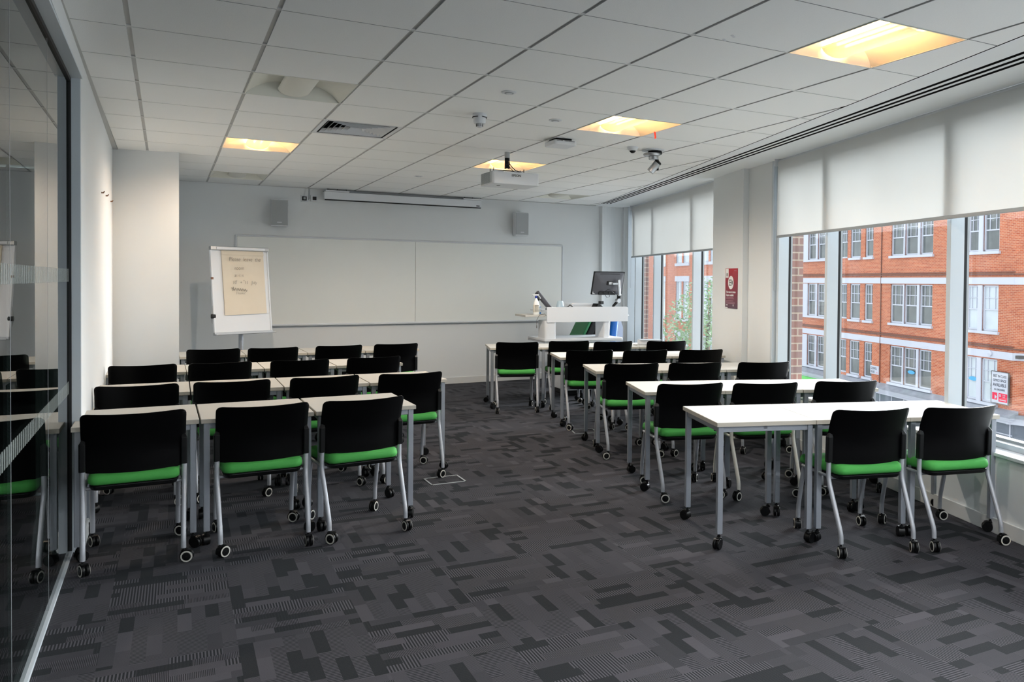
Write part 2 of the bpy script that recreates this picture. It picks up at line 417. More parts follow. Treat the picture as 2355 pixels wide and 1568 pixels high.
# perimeter trims
cb.prism([(-.47, YB), (-.395, YB), (-.395, 4.0), (-.405, 8.6), (-.50, 8.6), (-.48, 4)], CEIL-.001, CEIL+.012, 1)
cb.prism([(.09, 10.925), (6.3, 10.985), (6.3, 11.15), (.09, 11.0)], CEIL-.001, CEIL+.012, 1)
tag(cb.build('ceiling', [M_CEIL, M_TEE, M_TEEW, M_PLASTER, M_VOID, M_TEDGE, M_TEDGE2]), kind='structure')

# left wall with the recessed glazed partition
GX, GY1, GZ = -.465, 5.09, 2.58
wb = MB()
wb.prism([(lw(GY1), GY1), (lw(8.6), 8.6), (PILX, PILY-.02), (PILX, 11.3), (-.62, 11.3), (-.62, GY1)], 0, CEIL+.03)
wb.prism([(lw(YB), YB), (lw(GY1), GY1), (-.62, GY1), (-.62, YB)], GZ, CEIL+.03)
wb.box(-.62, lw(YB)-.0, YB-.2, -3.6, 0, CEIL+.03)
tag(wb.build('wall_left', M_WALL), kind='structure')
part = struct_root('window_4')
fr = MB()
fr.box(GX-.03, lw(5)-.002, GY1-.012, GY1, 0, GZ); fr.box(GX-.03, lw(4)-.001, -3.6, GY1, GZ-.012, GZ+.001)
fr.box(GX-.014, GX+.014, -3.6, GY1, 0, .014)
fr.build('window_frame', M_FRAME, part, bevel=.001)
g = MB(); g.box(GX-.012, GX+.010, GY1-.03, GY1-.012, .014, GZ-.012); g.box(GX-.012, GX+.010, -3.6, GY1-.03, GZ-.034, GZ-.012)
g.build('black_gasket', M_BLACK, part)
ys = [GY1-.03, 4.20, 3.25, 2.30, 1.35, .40, -.55, -1.5, -2.45, -3.6]
for a, b in zip(ys[:-1], ys[1:]):
    pn = MB().box(GX-.010, GX, b+.0015, a-.0015, .014, GZ-.03).build('glass_pane', M_PART, part)
for y in ys[1:-1]:
    MB().box(GX-.010, GX+.0005, y-.0015, y+.0015, .014, GZ-.03).build('clear_joint', M_FRAMEG, part)
mf = MB(); y = GY1-.06
M_FROST = frost_mat()
while y > -3.3:
    for z0, z1 in ((1.472, 1.540), (.872, .938)): mf.box(GX, GX+.0012, y-.021, y, z0, z1)
    y -= .042
tag(mf.build('frosted_marking', M_FROST, part))
cor = MB()      # corridor behind the glass
cor.box(-3.2, -3.1, YB-.3, 11.7, -.1, CEIL+.1, 0); cor.box(-3.1, -.62, YB-.3, YB-.2, -.1, CEIL+.1, 0); cor.box(-3.1, -.62, 11.5, 11.6, -.1, CEIL+.1, 0)
tag(cor.build('wall_corridor', M_CORR), kind='structure')
tag(MB().box(-3.1, -.62, YB-.3, 11.6, -.12, -.001).build('floor_corridor', M_DARKGL), kind='structure')

# front wall and rear wall
tag(MB().prism([(PILX-.3, fwy(PILX-.3)), (6.12, fwy(6.12)), (6.12, 11.6), (PILX-.3, 11.6)], 0, CEIL+.03).build('wall_front', M_WALL), kind='structure')
tag(MB().box(-3.2, 4.2, YB-.3, YB, 0, CEIL+.1).build('wall_rear', M_WALL), kind='structure')
bs = MB(); bs.prism([(PILX, fwy(PILX)-.014), (6.12, fwy(6.12)-.014), (6.12, fwy(6.12)), (PILX, fwy(PILX))], 0, .092)
tag(bs.build('baseboard_front', M_SKIRT, bevel=.003), kind='structure')
hb = MB(); hb.prism([(lw(GY1)+.013, GY1+.004), (lw(8.5)+.013, 8.49), (lw(8.5)-.0, 8.49), (lw(GY1), GY1+.004)], 0, .092)
hb.prism([(lw(8.5), 8.49), (PILX, PILY-.033), (PILX, PILY-.02), (lw(8.5), 8.51)], 0, .092)
tag(hb.build('baseboard_left', M_SKIRT, bevel=.003), kind='structure')

# window wall, local frame: x = u along wall, y = -n (into the room is +y)
wr = wroot('wall_right')
SILL = .487
def wbox(mb, u0, u1, n0, n1, z0, z1, mi=0): return mb.box(u0, u1, -n1, -n0, z0, z1, mi)
def wprism(mb, pts, z0, z1, mi=0): return mb.prism([(u, -n) for u, n in pts], z0, z1, mi)
m = MB()
wbox(m, -6.6, 8.5, -.02, .30, 0, SILL-.02)                       # wall below the windows
wprism(m, [(3.235, .012), (3.76, .012), (3.76, -.05), (4.28, -.05), (4.285, -.040), (4.60, -.040), (4.60, .20), (3.235, .20)], 0, CEIL+.03)
wprism(m, [(8.27, .0), (8.33, -.02), (8.33, -.045), (8.40, -.05), (8.40, -.30), (8.46, -.42), (8.9, -.42), (8.9, .20), (8.27, .20)], 0, CEIL+.03)
wbox(m, -4.7, -4.2, -.02, .30, 0, CEIL+.03)                        # pier behind the camera
wbox(m, -7.6, -6.6, -.02, .30, 0, CEIL+.03)
wbox(m, -7.6, 8.9, .24, .34, 2.60, CEIL+.03)                       # head above the windows
m.build('wall_plaster', M_WALL, wr)
cs = MB()          # boxed pipes in the far corner
cpx = [(6.10, 10.98), (6.135, 10.99), (6.14, 11.03), (6.20, 11.035), (6.205, 11.05), (6.30, 11.055), (6.31, 11.075), (6.40, 11.08), (6.62, 11.1), (6.7, 11.6), (6.0, 11.6)]
cs.prism(cpx, 0, CEIL+.03)
tag(cs.build('trim_corner', M_WALL, bevel=.006), kind='structure')
m = MB(); wbox(m, -4.2, 3.2, -.034, .21, SILL-.022, SILL); wbox(m, 4.4, 8.3, -.034, .21, SILL-.022, SILL)
o = m.build('window_sill', M_WHITE, wr, bevel=.004)
m = MB(); wbox(m, -6.6, 3.235, -.034, -.02, 0, .092); wprism(m, [(3.235, -.02), (3.76, -.02), (3.76, -.064), (4.6, -.056), (4.6, -.034), (8.3, -.034), (8.3, -.018), (3.235, -.002)], 0, .092)
br = wroot('baseboard_right'); m.build('skirting_board', M_SKIRT, br, bevel=.003)

def window(name, u0, u1, mulls, near_jamb=True, far_jamb=True, brick=True):
    """mulls: u of each mullion's near edge; deep fin faces look back down the room."""
    r = wroot(name)
    NI, FD = .045, .105
    m = MB(); k = MB(); gl = MB()
    edges = []
    for u in mulls:
        f = MB(); wbox(f, u, u+.042, NI, NI+FD, SILL, 2.62)
        f.build('mullion', M_FRAME, r, bevel=.002)
        wbox(k, u+.003, u+.038, NI+FD, NI+FD+.024, SILL, 2.62)
        f = MB(); wbox(f, u+.004, u+.038, NI+FD+.024, NI+FD+.042, SILL, 2.62);
        f.build('glazing_bead', M_FRAMEG, r)
    us = [u0]+list(mulls)+[u1]
    m = MB(); wbox(m, u0, u1, .10, .225, SILL, .522); wbox(m, u0, u1, .10, .225, 2.56, 2.64); m.build('window_frame', M_FRAME, r, bevel=.003)
    m = MB(); wbox(m, u0, u1, .15, .20, .522, .540); m.build('glazing_rail', M_FRAMEG, r)
    k.build('black_gasket', M_BLACK, r)
    us = sorted(us)
    for a, b in zip(us[:-1], us[1:]):
        p = MB(); wbox(p, a+.04, b, .196, .204, .53, 2.58); p.build('glass_pane', M_GLASS, r)
    if brick:
        m = MB(); wbox(m, u1+.0, u1+.9, .205, .36, -1.0, 3.2); m.build('brick_reveal', M_BRICKN, r)
    return r
window('window_1', -4.2, 3.235, [-2.48, -.90, .665, 2.235, 3.135])
window('window_3', -6.6, -4.7, [-5.6], brick=False)
window('window_2', 4.60, 8.27, [5.44, 7.02, 7.96])
# jamb linings
m = MB(); wbox(m, 3.20, 3.236, .012, .20, SILL, CEIL); wbox(m, 8.235, 8.272, .0, .20, SILL, CEIL)
tr = wroot('trim_jamb'); m.build('jamb_lining', M_FRAME, tr, bevel=.002)
# outside face of our own building, seen past the brick pier
oc = wroot('wall_outside'); m = MB(); wbox(m, 4.1, 4.6, .205, .36, -7, 5); wbox(m, 9.15, 12, .205, .36, -7, 5); wbox(m, -8, 12, .30, .40, -7, -.05); wbox(m, -8, 12, .30, .40, 2.9, 5)
m.build('brick_facing', M_BRICKN, oc)

# ------------------------------------------------------------------ roller blinds
def blind(u0, u1, zb, label, chain_u, chain_z):
    r = thing('roller_blind', label, 'blind', (A0.x, A0.y, 0), WANG, 'cream roller blinds at the windows')
    m = MB(); NXX = 60
    def fn(s, q):
        u = u0+(u1-u0)*s; z = zb+(CEIL-.03-zb)*q
        w = .004*math.sin(u*2.1+q*1.2)*(1-q)
        return (u, -.0 + w, z)
    m.grid(fn, NXX, 10); m.grid(lambda s, q: (fn(s, q)[0], fn(s, q)[1]-.001, fn(s, q)[2]), NXX, 10, flip=True)
    m.build('blind_fabric', M_BLIND, r, smooth=60)
    m = MB(); wbox(m, u0, u1, -.007, .009, zb-.022, zb+.002); m.build('bottom_bar', M_FRAMEG, r, bevel=.003)
    m = MB().tube([(u0, -.03, CEIL-.028), (u1, -.03, CEIL-.028)], .024, 14); m.build('roller_tube', M_WHITE, r, smooth=40)
    m = MB(); wbox(m, u1+.002, u1+.012, -.03, .07, CEIL-.07, CEIL+.0); m.build('end_bracket', M_WHITE, r)
    m = MB(); pts = []
    for i in range(13): pts.append((chain_u, -.02, CEIL-.05-(CEIL-.05-chain_z)*i/12))
    for i in range(1, 8): a = PI*i/8; pts.append((chain_u-.02+.02*math.cos(a), -.02, chain_z-.02*math.sin(a)))
    for i in range(13): pts.append((chain_u-.04-.02*(i/12), -.02, chain_z+(CEIL-.05-chain_z)*i/12))
    m.tube(pts, .0016, 6); m.build('bead_chain', M_FRAMEG, r, smooth=60)
    return r
blind(-1.35, 3.09, 1.952, 'cream roller blind half down over the wide near window', 3.19, 1.44)
blind(4.69, 8.04, 1.892, 'cream roller blind half down over the far window', 8.17, 1.42)

# ------------------------------------------------------------------ ceiling things
M_DIFOFF = mat('white_louvre_metal', srgb(222, 222, 212), .5, noise=.02, nscale=30)
def mesh_basket(name, lit):
    m, nt, p = new_mat(name); N = NT(nt); out = nt.nodes['Material Output']
    tc = N.n('ShaderNodeTexCoord'); sp = N.n('ShaderNodeSeparateXYZ'); N.l(tc.outputs['Object'], sp.inputs[0])
    a = N.math('SINE', N.math('MULTIPLY', sp.outputs[1], 2*PI/.008)); b = N.math('SINE', N.math('MULTIPLY', sp.outputs[0], 2*PI/.008))
    hole = N.math('GREATER_THAN', N.math('MULTIPLY', a, b), .25)
    p.inputs['Base Color'].default_value = srgb(224, 223, 214); p.inputs['Roughness'].default_value = .5
    tr = N.n('ShaderNodeBsdfTransparent'); mx = N.n('ShaderNodeMixShader'); N.l(N.math('MULTIPLY', hole, .10 if lit else .12), mx.inputs[0])
    if lit:
        tl = N.n('ShaderNodeBsdfTranslucent'); tl.inputs['Color'].default_value = (.8, .78, .7, 1)
        m2 = N.n('ShaderNodeMixShader'); m2.inputs[0].default_value = .05; N.l(p.outputs[0], m2.inputs[1]); N.l(tl.outputs[0], m2.inputs[2]); N.l(m2.outputs[0], mx.inputs[1])
    else: N.l(p.outputs[0], mx.inputs[1])
    N.l(tr.outputs[0], mx.inputs[2]); N.l(mx.outputs[0], out.inputs['Surface']); return m
M_BASK1, M_BASK0 = mesh_basket('perforated_basket_lit', True), mesh_basket('perforated_basket', False)
M_LAMP = emis('warm_lamp_tube', LAMP_COL+(1,), LAMP_STRENGTH)
M_LAMPW = emis('added_fill_tube', (.96, .98, 1.0, 1), REAR_FILL_STRENGTH)
M_LAMPOFF = mat('unlit_lamp_tube', srgb(230, 230, 226), .3)
THROW = {(1, 5): .85, (5, -3): .45, (5, 1): 1.3, (5, 5): 1.5, (5, -7): 1.6}
def luminaire(cell, lit, label):
    x0, x1, y0, y1 = in_cell(*cell); cx, cy = (x0+x1)/2, (y0+y1)/2
    r = thing('ceiling_light', label, 'ceiling light', (cx, cy, CEIL), 0, 'lit recessed ceiling lights' if lit else 'unlit recessed ceiling lights')
    h = .292
    m = MB()                                   # rim
    for a in ((-h-.006, h+.006, -h-.006, -h), (-h-.006, h+.006, h, h+.006), (-h-.006, -h, -h, h), (h, h+.006, -h, h)): m.box(a[0], a[1], a[2], a[3], -.002, .012)
    m.build('frame', M_DIFOFF, r)
    m = MB()                                   # two concave wings and a top plate
    for s in (-1, 1):
        def wing(a, b, s=s):
            x = h - (h-.10)*a; z = .085*math.sin(a*PI/2)**.8
            return (s*x, -h+2*h*b, z)
        m.grid(wing, 14, 4, flip=(s > 0))
    m.grid(lambda a, b: (-.10+.20*a, -h+2*h*b, .085), 2, 4)
    m.box(-h, h, -h, h, .10, .11)
    for s in (-1, 1): m.box(s*h, s*(h+.003), -h, h, 0, .1); m.box(-h, h, s*h, s*(h+.003), 0, .1)
    m.build('reflector', M_DIFOFF, r, smooth=50)
    for s in (-1, 1):                          # arched end plates
        m = MB()
        def endp(a, b, s=s):
            x = -h+2*h*a; k = min(1, (h-abs(x))/(h-.10)); z = max(.0, .085*math.sin(k*PI/2)**.8)*b
            return (x, s*(h-.055*(z/.085)), z)
        m.grid(endp, 20, 6, flip=(s < 0)); m.build('end_plate', M_DIFOFF, r, smooth=60)
    m = MB()
    def bask(a, b):
        th = PI*a; return (-.100*math.cos(th), -h+.03+(2*h-.06)*b, .050-.046*math.sin(th))
    m.grid(bask, 18, 2); m.build('diffuser_basket', M_BASK1 if lit else M_BASK0, r, smooth=80)
    for s in (-1, 1):
        m = MB().tube([(s*.030, -.22, .060), (s*.030, .22, .060)], .0085, 10); m.build('lamp_tube', (M_LAMPW if lit == 2 else M_LAMP) if lit else M_LAMPOFF, r, smooth=50)
    if lit:                                    # spot added to boost the fitting's downward light
        ld = bpy.data.lights.new('added_throw_spot', 'SPOT'); ld.energy = THROW_POWER*THROW.get(cell, .9); ld.spot_size = math.radians(168); ld.spot_blend = .55
        ld.color = ((1, .82, .64) if cell == (1, 5) else (1, .90, .79)) if lit == 1 else (.95, .97, 1); ld.shadow_soft_size = .0
        lo = bpy.data.objects.new('added_throw_spot', ld); link(lo); lo.parent = r; lo.location = (0, 0, -.004)
    return r
luminaire((1, 1), 0, 'unlit recessed ceiling light, the nearer one on the left side')
luminaire((1, 5), 1, 'warm lit recessed ceiling light in the left half, between two unlit ones')
luminaire((1, 9), 0, 'unlit recessed ceiling light nearest the front wall on the left')
luminaire((5, -3), 1, 'largest warm lit recessed ceiling light at top right with visible tubes')
luminaire((5, 1), 1, 'warm lit recessed ceiling light beside the red tag')
luminaire((5, 5), 1, 'warm lit recessed ceiling light right above the projector')
luminaire((8, 9), 0, 'unlit recessed ceiling light near the far right corner')
for c, l in (((1, -3), 'unlit recessed ceiling light behind the viewer on the left'), ((5, -7), 'added unseen fill light in the ceiling behind the viewer on the right'), ((1, -7), 'added unseen cool fill light in the ceiling behind the viewer on the left'), ((5, -11), 'added unseen cool fill light in the ceiling at the rear right'), ((1, -11), 'added unseen cool fill light in the ceiling at the rear left')):  # the lit ones here are added fill, out of view
    luminaire(c, LIGHTS[c], l)

def vent(cell):
    x0, x1, y0, y1 = in_cell(*cell)
    r = thing('ceiling_vent', 'square white louvred air diffuser between the two left ceiling lights', 'vent', ((x0+x1)/2, (y0+y1)/2, CEIL))
    MB().box(-.295, .295, -.295, .295, .10, .11).build('backing', M_VOID, r)
    def ring(s0, z0, s1, z1, th=.004):
        m = MB(); c = [(-1, -1), (1, -1), (1, 1), (-1, 1)]
        vs = [(a*s0, b*s0, z0) for a, b in c]+[(a*s1, b*s1, z1) for a, b in c]+[(a*s0, b*s0, z0+th) for a, b in c]+[(a*s1, b*s1, z1+th) for a, b in c]
        fs = []
        for i in range(4):
            j = (i+1) % 4
            fs += [(i, j, 4+j, 4+i), (8+j, 8+i, 12+i, 12+j), (i, 8+i, 8+j, j), (4+i, 4+j, 12+j, 12+i)]
        return m.add(vs, fs)
    m = ring(.297, 0, .262, .001); m.build('frame', M_WHITE, r)
    m = MB()
    for s in (-1, 1): m.box(s*.262, s*.266, -.262, .262, 0, .10); m.box(-.262, .262, s*.262, s*.266, 0, .10)
    m.build('neck', M_VOID, r)  # neck walls painted dark to give the shade between louvres
    s = .245
    for k in range(6):
        ring(s+.006, .001, s-.016, .030, .003).build('louvre', M_WHITE, r); s -= .038
    MB().box(-.012, .012, -.012, .012, .01, .05).build('centre_cap', M_WHITE, r)
vent((2, 3))

# smoke detector, dome camera, flush discs
r = thing('smoke_detector', 'white smoke detector with slotted cone hanging from ceiling', 'smoke detector', (1.984, 5.394, CEIL))
MB().lathe([(.050, 0), (.052, -.012), (.048, -.018), (.044, -.035), (.044, -.060), (.038, -.070)], seg=28).build('housing', M_WHITE, r, smooth=35)
m = MB().lathe([(.024, -.07), (.022, -.092), (.012, -.098), (.001, -.099)], seg=24)
m.build('sensor_cone', M_WHITE, r, smooth=40)
m = MB()
for k in range(12):
    a = 2*PI*k/12; m.mbox(.002, .004, .020, Matrix.Translation((.0235*math.cos(a), .0235*math.sin(a), -.081)) @ Matrix.Rotation(a+PI/2, 4, 'Z'))
m.build('slot', M_BLACK, r)
m = MB()
for k in range(4):
    a = 2*PI*k/4+.5; m.mbox(.05, .003, .006, Matrix.Translation((.0465*math.cos(a), .0465*math.sin(a), -.026)) @ Matrix.Rotation(a+PI/2, 4, 'Z'))
m.build('dark_slit', M_BLACK, r)
r = thing('dome_camera', 'small white dome camera beside the black ceiling bracket', 'camera', (3.65, 6.03, CEIL))
MB().lathe([(.050, 0), (.050, -.010), (.044, -.022), (.030, -.034)], seg=24).build('housing', M_WHITE, r, smooth=40)
MB().lathe([(.029, -.026), (.026, -.042), (.015, -.052), (.002, -.055)], seg=20).build('dark_lens', M_PLAST, r, smooth=60)
for (x, y), lab in (((1.917, 4.679), 'flush round ceiling sensor nearest, with a dark ring'), ((2.546, 5.314), 'flush round ceiling sensor above the wireless box'), ((2.566, 8.974), 'smallest flush round ceiling sensor, nearest the front wall')):
    r = thing('ceiling_sensor', lab, 'ceiling sensor', (x, y, CEIL), 0, 'flush round discs in the ceiling')
    MB().lathe([(.048, .0), (.048, -.004), (.040, -.007), (.034, -.007)], seg=28).build('rim', M_WHITE, r, smooth=40)
    MB().lathe([(.030, .0), (.030, -.0085), (.001, -.0085)], seg=24).build('face', M_FRAMEG, r, smooth=40)
    MB().lathe([(.018, .0), (.018, -.011), (.001, -.011)], seg=24).build('button', M_WHITE, r, smooth=40)
# wireless access point
r = thing('wireless_access_point', 'white square wireless box fixed under ceiling near projector', 'access point', (2.94, 6.03, CEIL), math.radians(0))
MB().box(-.07, .07, -.07, .07, -.022, 0).build('mount_plate', M_PLAST, r)
MB().prism(rrect(-.105, .105, -.105, .105, .025), -.058, -.020).build('housing', M_WHITE, r, bevel=.006, bseg=3)
m = MB()
for i in range(14):
    if i in (5,): continue
    m.box(-.085+i*.012, -.078+i*.012, -.1062, -.10, -.030, -.024)
m.build('port_slot', M_BLACK, r)
# red tag and scraps of tape
m = MB(); m.grid(lambda a, b: (-.008+.016*a+.006*math.sin(b*3), .004*math.sin(b*5), -.055*b), 2, 8); m.grid(lambda a, b: (-.008+.016*a+.006*math.sin(b*3), .004*math.sin(b*5)-.0008, -.055*b), 2, 8, flip=True)
tag(m.build('red_tag', M_RED, loc=(3.43, 5.33, CEIL)), 'small red tag hanging from the ceiling beside a lit light', 'tag')
for (x, y, a) in ((2.427, 3.147, .5), (2.425, 3.08, .6)):
    tag(MB().box(-.02, .02, -.007, .007, -.0012, 0).build('tape_scrap', M_WHITE, loc=(x, y, CEIL), rz=a), 'scrap of white tape stuck on ceiling tile near the largest light', 'tape', 'scraps of tape on the ceiling')

# projector
r = thing('ceiling_projector', 'white projector hanging from the ceiling on a black mount', 'projector', (2.83, 6.88, CEIL))
PZ = 2.375-CEIL
body = MB().prism(rrect(-.23, .23, -.16, .16, .022), PZ, PZ+.115).build('projector_body', M_WHITE, r, bevel=.006, bseg=3)
m = MB()
for i in range(13): m.box(-.2335, -.229, -.10, .13, PZ+.014+i*.0075, PZ+.018+i*.0075)
for i in range(10): m.box(-.2325, -.2290, -.125+i*.026, -.1235+i*.026, PZ+.012, PZ+.112)
m.build('side_grille', M_FRAMEG, r)
Mx = Matrix.Translation((.0, -.1612, PZ+.072)) @ Matrix.Rotation(PI/2, 4, 'X')
text_mesh('EPSON', .030, 'brand_lettering', M_INK, r, Mx, 'CENTER', offset=.0006)
MB().box(-.13, -.10, -.02, .0, PZ-.003, PZ+.002).build('sensor_window', M_BLACK, r)
MB().lathe([(.001, .155), (.045, .155), (.045, .175), (.038, .176), (.001, .170)], Matrix.Translation((.11, 0, PZ+.055)) @ Matrix.Rotation(-PI/2, 4, 'X'), 24).build('lens', M_PLAST, r, smooth=40)
hang = empty('ceiling_mount', parent=r)
MB().lathe([(.024, 0.0), (.024, -.055), (.02, -.055)], Matrix.Translation((-.03, -.01, 0)), 20).build('collar', M_ALU, hang, smooth=40)
m = MB().lathe([(.023, -.052), (.023, -.082), (.012, -.084), (.010, -.11), (.018, -.115), (.018, -.15)], Matrix.Translation((-.03, -.01, 0)), 18)
m.box(-.052, -.044, -.02, .0, -.155, -.085); m.box(-.016, -.008, -.02, .0, -.155, -.085)
m.build('drop_rod', M_PLAST, hang, smooth=40)
m = MB()
for a in (.35, -.35, PI-.35, PI+.35):
    m.tube([(-.03, -.01, -.172), (-.03+.12*math.cos(a), -.01+.12*math.sin(a)*.8, -.185), (-.03+.17*math.cos(a), -.01+.17*math.sin(a)*.8, -.19)], .005, 6)
    m.tube([(-.03+.16*math.cos(a), -.01+.16*math.sin(a)*.8, -.155), (-.03+.16*math.cos(a), -.01+.16*math.sin(a)*.8, PZ+.115)], .004, 6)
m.box(-.08, .02, -.05, .03, -.182, -.172)
m.build('spider_arm', M_PLAST, hang, smooth=50)
m = MB(); pts = [(-.02, -.03, -.10+0), (.01, -.035, -.14), (.05, -.02, -.165), (.11, .0, -.175), (.17, .05, -.185), (.2, .08, -.2)]
m.tube(pts, .004, 6); m.tube([(p[0]-.012, p[1]+.01, p[2]-.008) for p in pts], .003, 6); m.build('cable', M_BLACK, r, smooth=60)

# pan tilt camera
r = thing('tracking_camera', 'black and silver pan tilt camera hanging from ceiling bracket', 'camera', (3.89, 6.07, CEIL))
MB().prism(rrect(-.09, .09, -.09, .09, .06), -.012, 0).build('ceiling_plate', M_WHITE, r, bevel=.002)
MB().lathe([(.062, -.012), (.068, -.030), (.064, -.038)], Matrix.Translation((.02, 0, 0)), 22).build('dark_bracket', M_PLAST, r, smooth=40)
MB().lathe([(.074, -.036), (.078, -.044), (.072, -.056), (.046, -.062)], Matrix.Translation((-.02, -.01, 0)), 26).build('base_disc', M_ALU, r, smooth=40)
MB().lathe([(.044, -.060), (.044, -.084), (.040, -.090)], Matrix.Translation((-.0, -.01, 0)), 24).build('swivel_ring', M_ALU, r, smooth=40)
m = MB().box(.030, .046, -.03, .02, -.185, -.086); m.build('yoke_arm', M_PLAST, r, bevel=.006)
Mc = Matrix.Translation((.002, -.02, -.155)) @ Matrix.Rotation(math.radians(35), 4, 'Y') @ Matrix.Rotation(math.radians(20), 4, 'X')
MB().lathe([(.030, -.058), (.034, -.056), (.034, .040), (.030, .046)], Mc, 26).build('camera_barrel', M_ALU, r, smooth=40)
MB().lathe([(.033, .040), (.033, .058), (.024, .064), (.002, .066)], Mc, 26).build('lens', M_PLAST, r, smooth=40)

# ------------------------------------------------------------------ front wall things
def FY(x): return fwy(x)
FANG = math.atan2(FWB[1]-FWA[1], FWB[0]-FWA[0])
r = thing('whiteboard', 'wide grey-white projection board in two panels on the front wall', 'whiteboard', (3.10, FY(3.10), 0), FANG)
MB().box(-2.31, -.002, -.016, -.002, .90, 2.035).build('board_panel', M_BRD, r); MB().box(.002, 2.31, -.016, -.002, .90, 2.035).build('board_panel', M_BRD, r)
m = MB()
for z0, z1 in ((.885, .905), (2.03, 2.052)): m.tube([(-2.32, -.012, (z0+z1)/2), (2.32, -.012, (z0+z1)/2)], .0125, 10)
for x in (-2.325, 2.325): m.tube([(x, -.012, .885), (x, -.012, 2.045)], .0125, 10)
m.build('frame', M_WHITE, r, smooth=50)
MB().box(-2.30, 2.30, -.045, -.010, .878, .888).build('pen_tray', M_ALU, r, bevel=.002)

r = thing('projection_screen', 'long white roll-up projector screen case below the ceiling', 'projection screen', (2.93, FY(2.93)-.11, 0), FANG)
MB().box(-1.10, 1.10, -.05, .05, 2.548, 2.650).build('screen_case', M_WHITE, r, bevel=.008, bseg=3)
MB().box(-1.09, 1.09, -.052, -.030, 2.534, 2.5465).build('bottom_bar', M_BLACK, r)
m = MB()
MB().box(-1.10, 1.10, -.02, .05, 2.6505, 2.6545).build('top_rail', M_PLAST, r)
for x in (-.93, .97):
    b = MB().box(x-.15, x+.15, -.062, .02, 2.650, 2.668); b.build('hanging_bracket', M_WHITE, r, bevel=.003)
    for dx in (-.12, .0, .12): m.tube([(x+dx, -.03, 2.66), (x+dx, -.03, CEIL+.002)], .003, 6)
m.build('hanging_rod', M_PLAST, r)
MB().box(1.02, 1.07, -.0512, -.048, 2.562, 2.576).build('maker_badge', M_BLACK, r)

def speaker(x, rz, label):
    r = thing('wall_speaker', label, 'speaker', (x, FY(x)-.125, 2.165), rz, 'grey speakers on the front wall')
    MB().prism([(-.105, -.07), (.105, -.07), (.085, .09), (-.085, .09)], 0, .345).build('cabinet', M_WHITE, r, bevel=.005)
    MB().box(-.1, .1, -.078, -.068, .012, .333).build('grille', M_SPK, r, bevel=.003)
    MB().box(-.028, .028, -.0815, -.077, .045, .055).build('badge', M_WHITE, r)
    MB().box(-.02, .02, .09, .13, .12, .22).build('wall_bracket', M_WHITE, r)
speaker(1.285, math.radians(-8), 'grey wall speaker above the flipchart, left of the screen case')
speaker(4.66, math.radians(1), 'grey wall speaker to the right of the screen case')
# cameras on the wall
r = thing('wall_camera', 'small black camera on a clear plate, further left on wall', 'camera', (1.606, FY(1.606), 2.553), 0, 'small wall devices beside the screen case')
MB().box(-.045, .045, -.012, 0, -.042, .042).build('back_plate', M_WHITE, r, bevel=.002)
MB().prism(rrect(-.03, .025, -.040, -.010, .008), -.026, .026).build('housing', M_BLACK, r)
MB().box(-.018, .010, -.046, -.040, -.014, .014).build('lens_window', M_FRAMEG, r, bevel=.003)
r = thing('wall_sensor', 'square white wall box with black front beside screen case', 'sensor', (1.725, FY(1.725), 2.56), 0, 'small wall devices beside the screen case')
MB().box(-.042, .042, -.022, 0, -.042, .042).build('housing', M_WHITE, r, bevel=.004)
MB().box(-.018, .030, -.028, -.022, -.022, .024).build('black_front', M_BLACK, r)
m = MB().tube([(1.665, FY(1.66)-.006, CEIL-.0), (1.665, FY(1.66)-.006, 2.55), (1.64, FY(1.66)-.008, 2.53)], .006, 6)
tag(m.build('cable_drop', M_FRAMEG, smooth=60), 'thin grey cable running from ceiling to the wall camera', 'cable')
for i, (y, z) in enumerate(((6.887, 2.124), (7.456, 2.153), (8.204, 2.170))):
    lab = ('topmost left of three rusty screws in the left wall', 'middle one of three rusty screws in the left wall', 'rusty screw in the left wall nearest the column')[i]
    tag(MB().tube([(lw(y)-.002, y, z), (lw(y)+.014, y, z), (lw(y)+.02, y+.004, z+.012)], [.006, .005, .004], 8).build('wall_screw', M_SCRW, smooth=50), lab, 'screw', 'screws left in the left wall')

# flipchart easel
r = thing('flipchart_easel', 'white flipchart easel with brown paper pad in front of the board', 'flipchart', (.785, 9.875, 0), math.radians(25))
tilt = math.radians(-6)
HB = Matrix.Translation((0, 0, .86)) @ Matrix.Rotation(tilt, 4, 'X')
def hb(mb, name, ms, bevel=None, smooth=None):
    mb.v = [tuple(HB @ Vector(p)) for p in mb.v]; return mb.build(name, ms, r, bevel=bevel, smooth=smooth)
hb(MB().box(-.335, .335, -.008, .008, .02, .96), 'board', M_WHITE)
fm = MB(); fm.box(-.35, -.333, -.014, .014, 0, .97); fm.box(.333, .35, -.014, .014, 0, .97); hb(fm, 'frame', M_WHITE, .003)
hb(MB().box(-.352, .352, -.034, .016, .955, 1.0), 'clamp_bar', M_ALU, .006)
hb(MB().box(-.29, .30, -.040, -.034, .965, .99), 'clamp_strip', M_WHITE, .002)
fm = MB(); fm.box(-.352, .38, -.055, .014, -.004, .008); fm.box(-.352, .352, -.02, .014, .0, .028); hb(fm, 'pen_ledge', M_ALU, .003)
M_PAPER = mat('brown_kraft_paper', srgb(208, 197, 179), .85, noise=.03, nscale=9, bump=.1)
pp = MB()
pp.grid(lambda a, b: (-.225+.51*a+.006*(1-b), -.017-.006*math.sin(a*PI)*(1-b)-.002*math.sin(a*9+b*4), .215+.745*b+.012*a*(1-b)), 20, 20, flip=False)
pp.grid(lambda a, b: (-.225+.51*a+.006*(1-b), -.011-.006*math.sin(a*PI)*(1-b)-.002*math.sin(a*9+b*4), .215+.745*b+.012*a*(1-b)), 20, 20, flip=True)
hb(pp, 'paper_pad', M_PAPER, smooth=60)
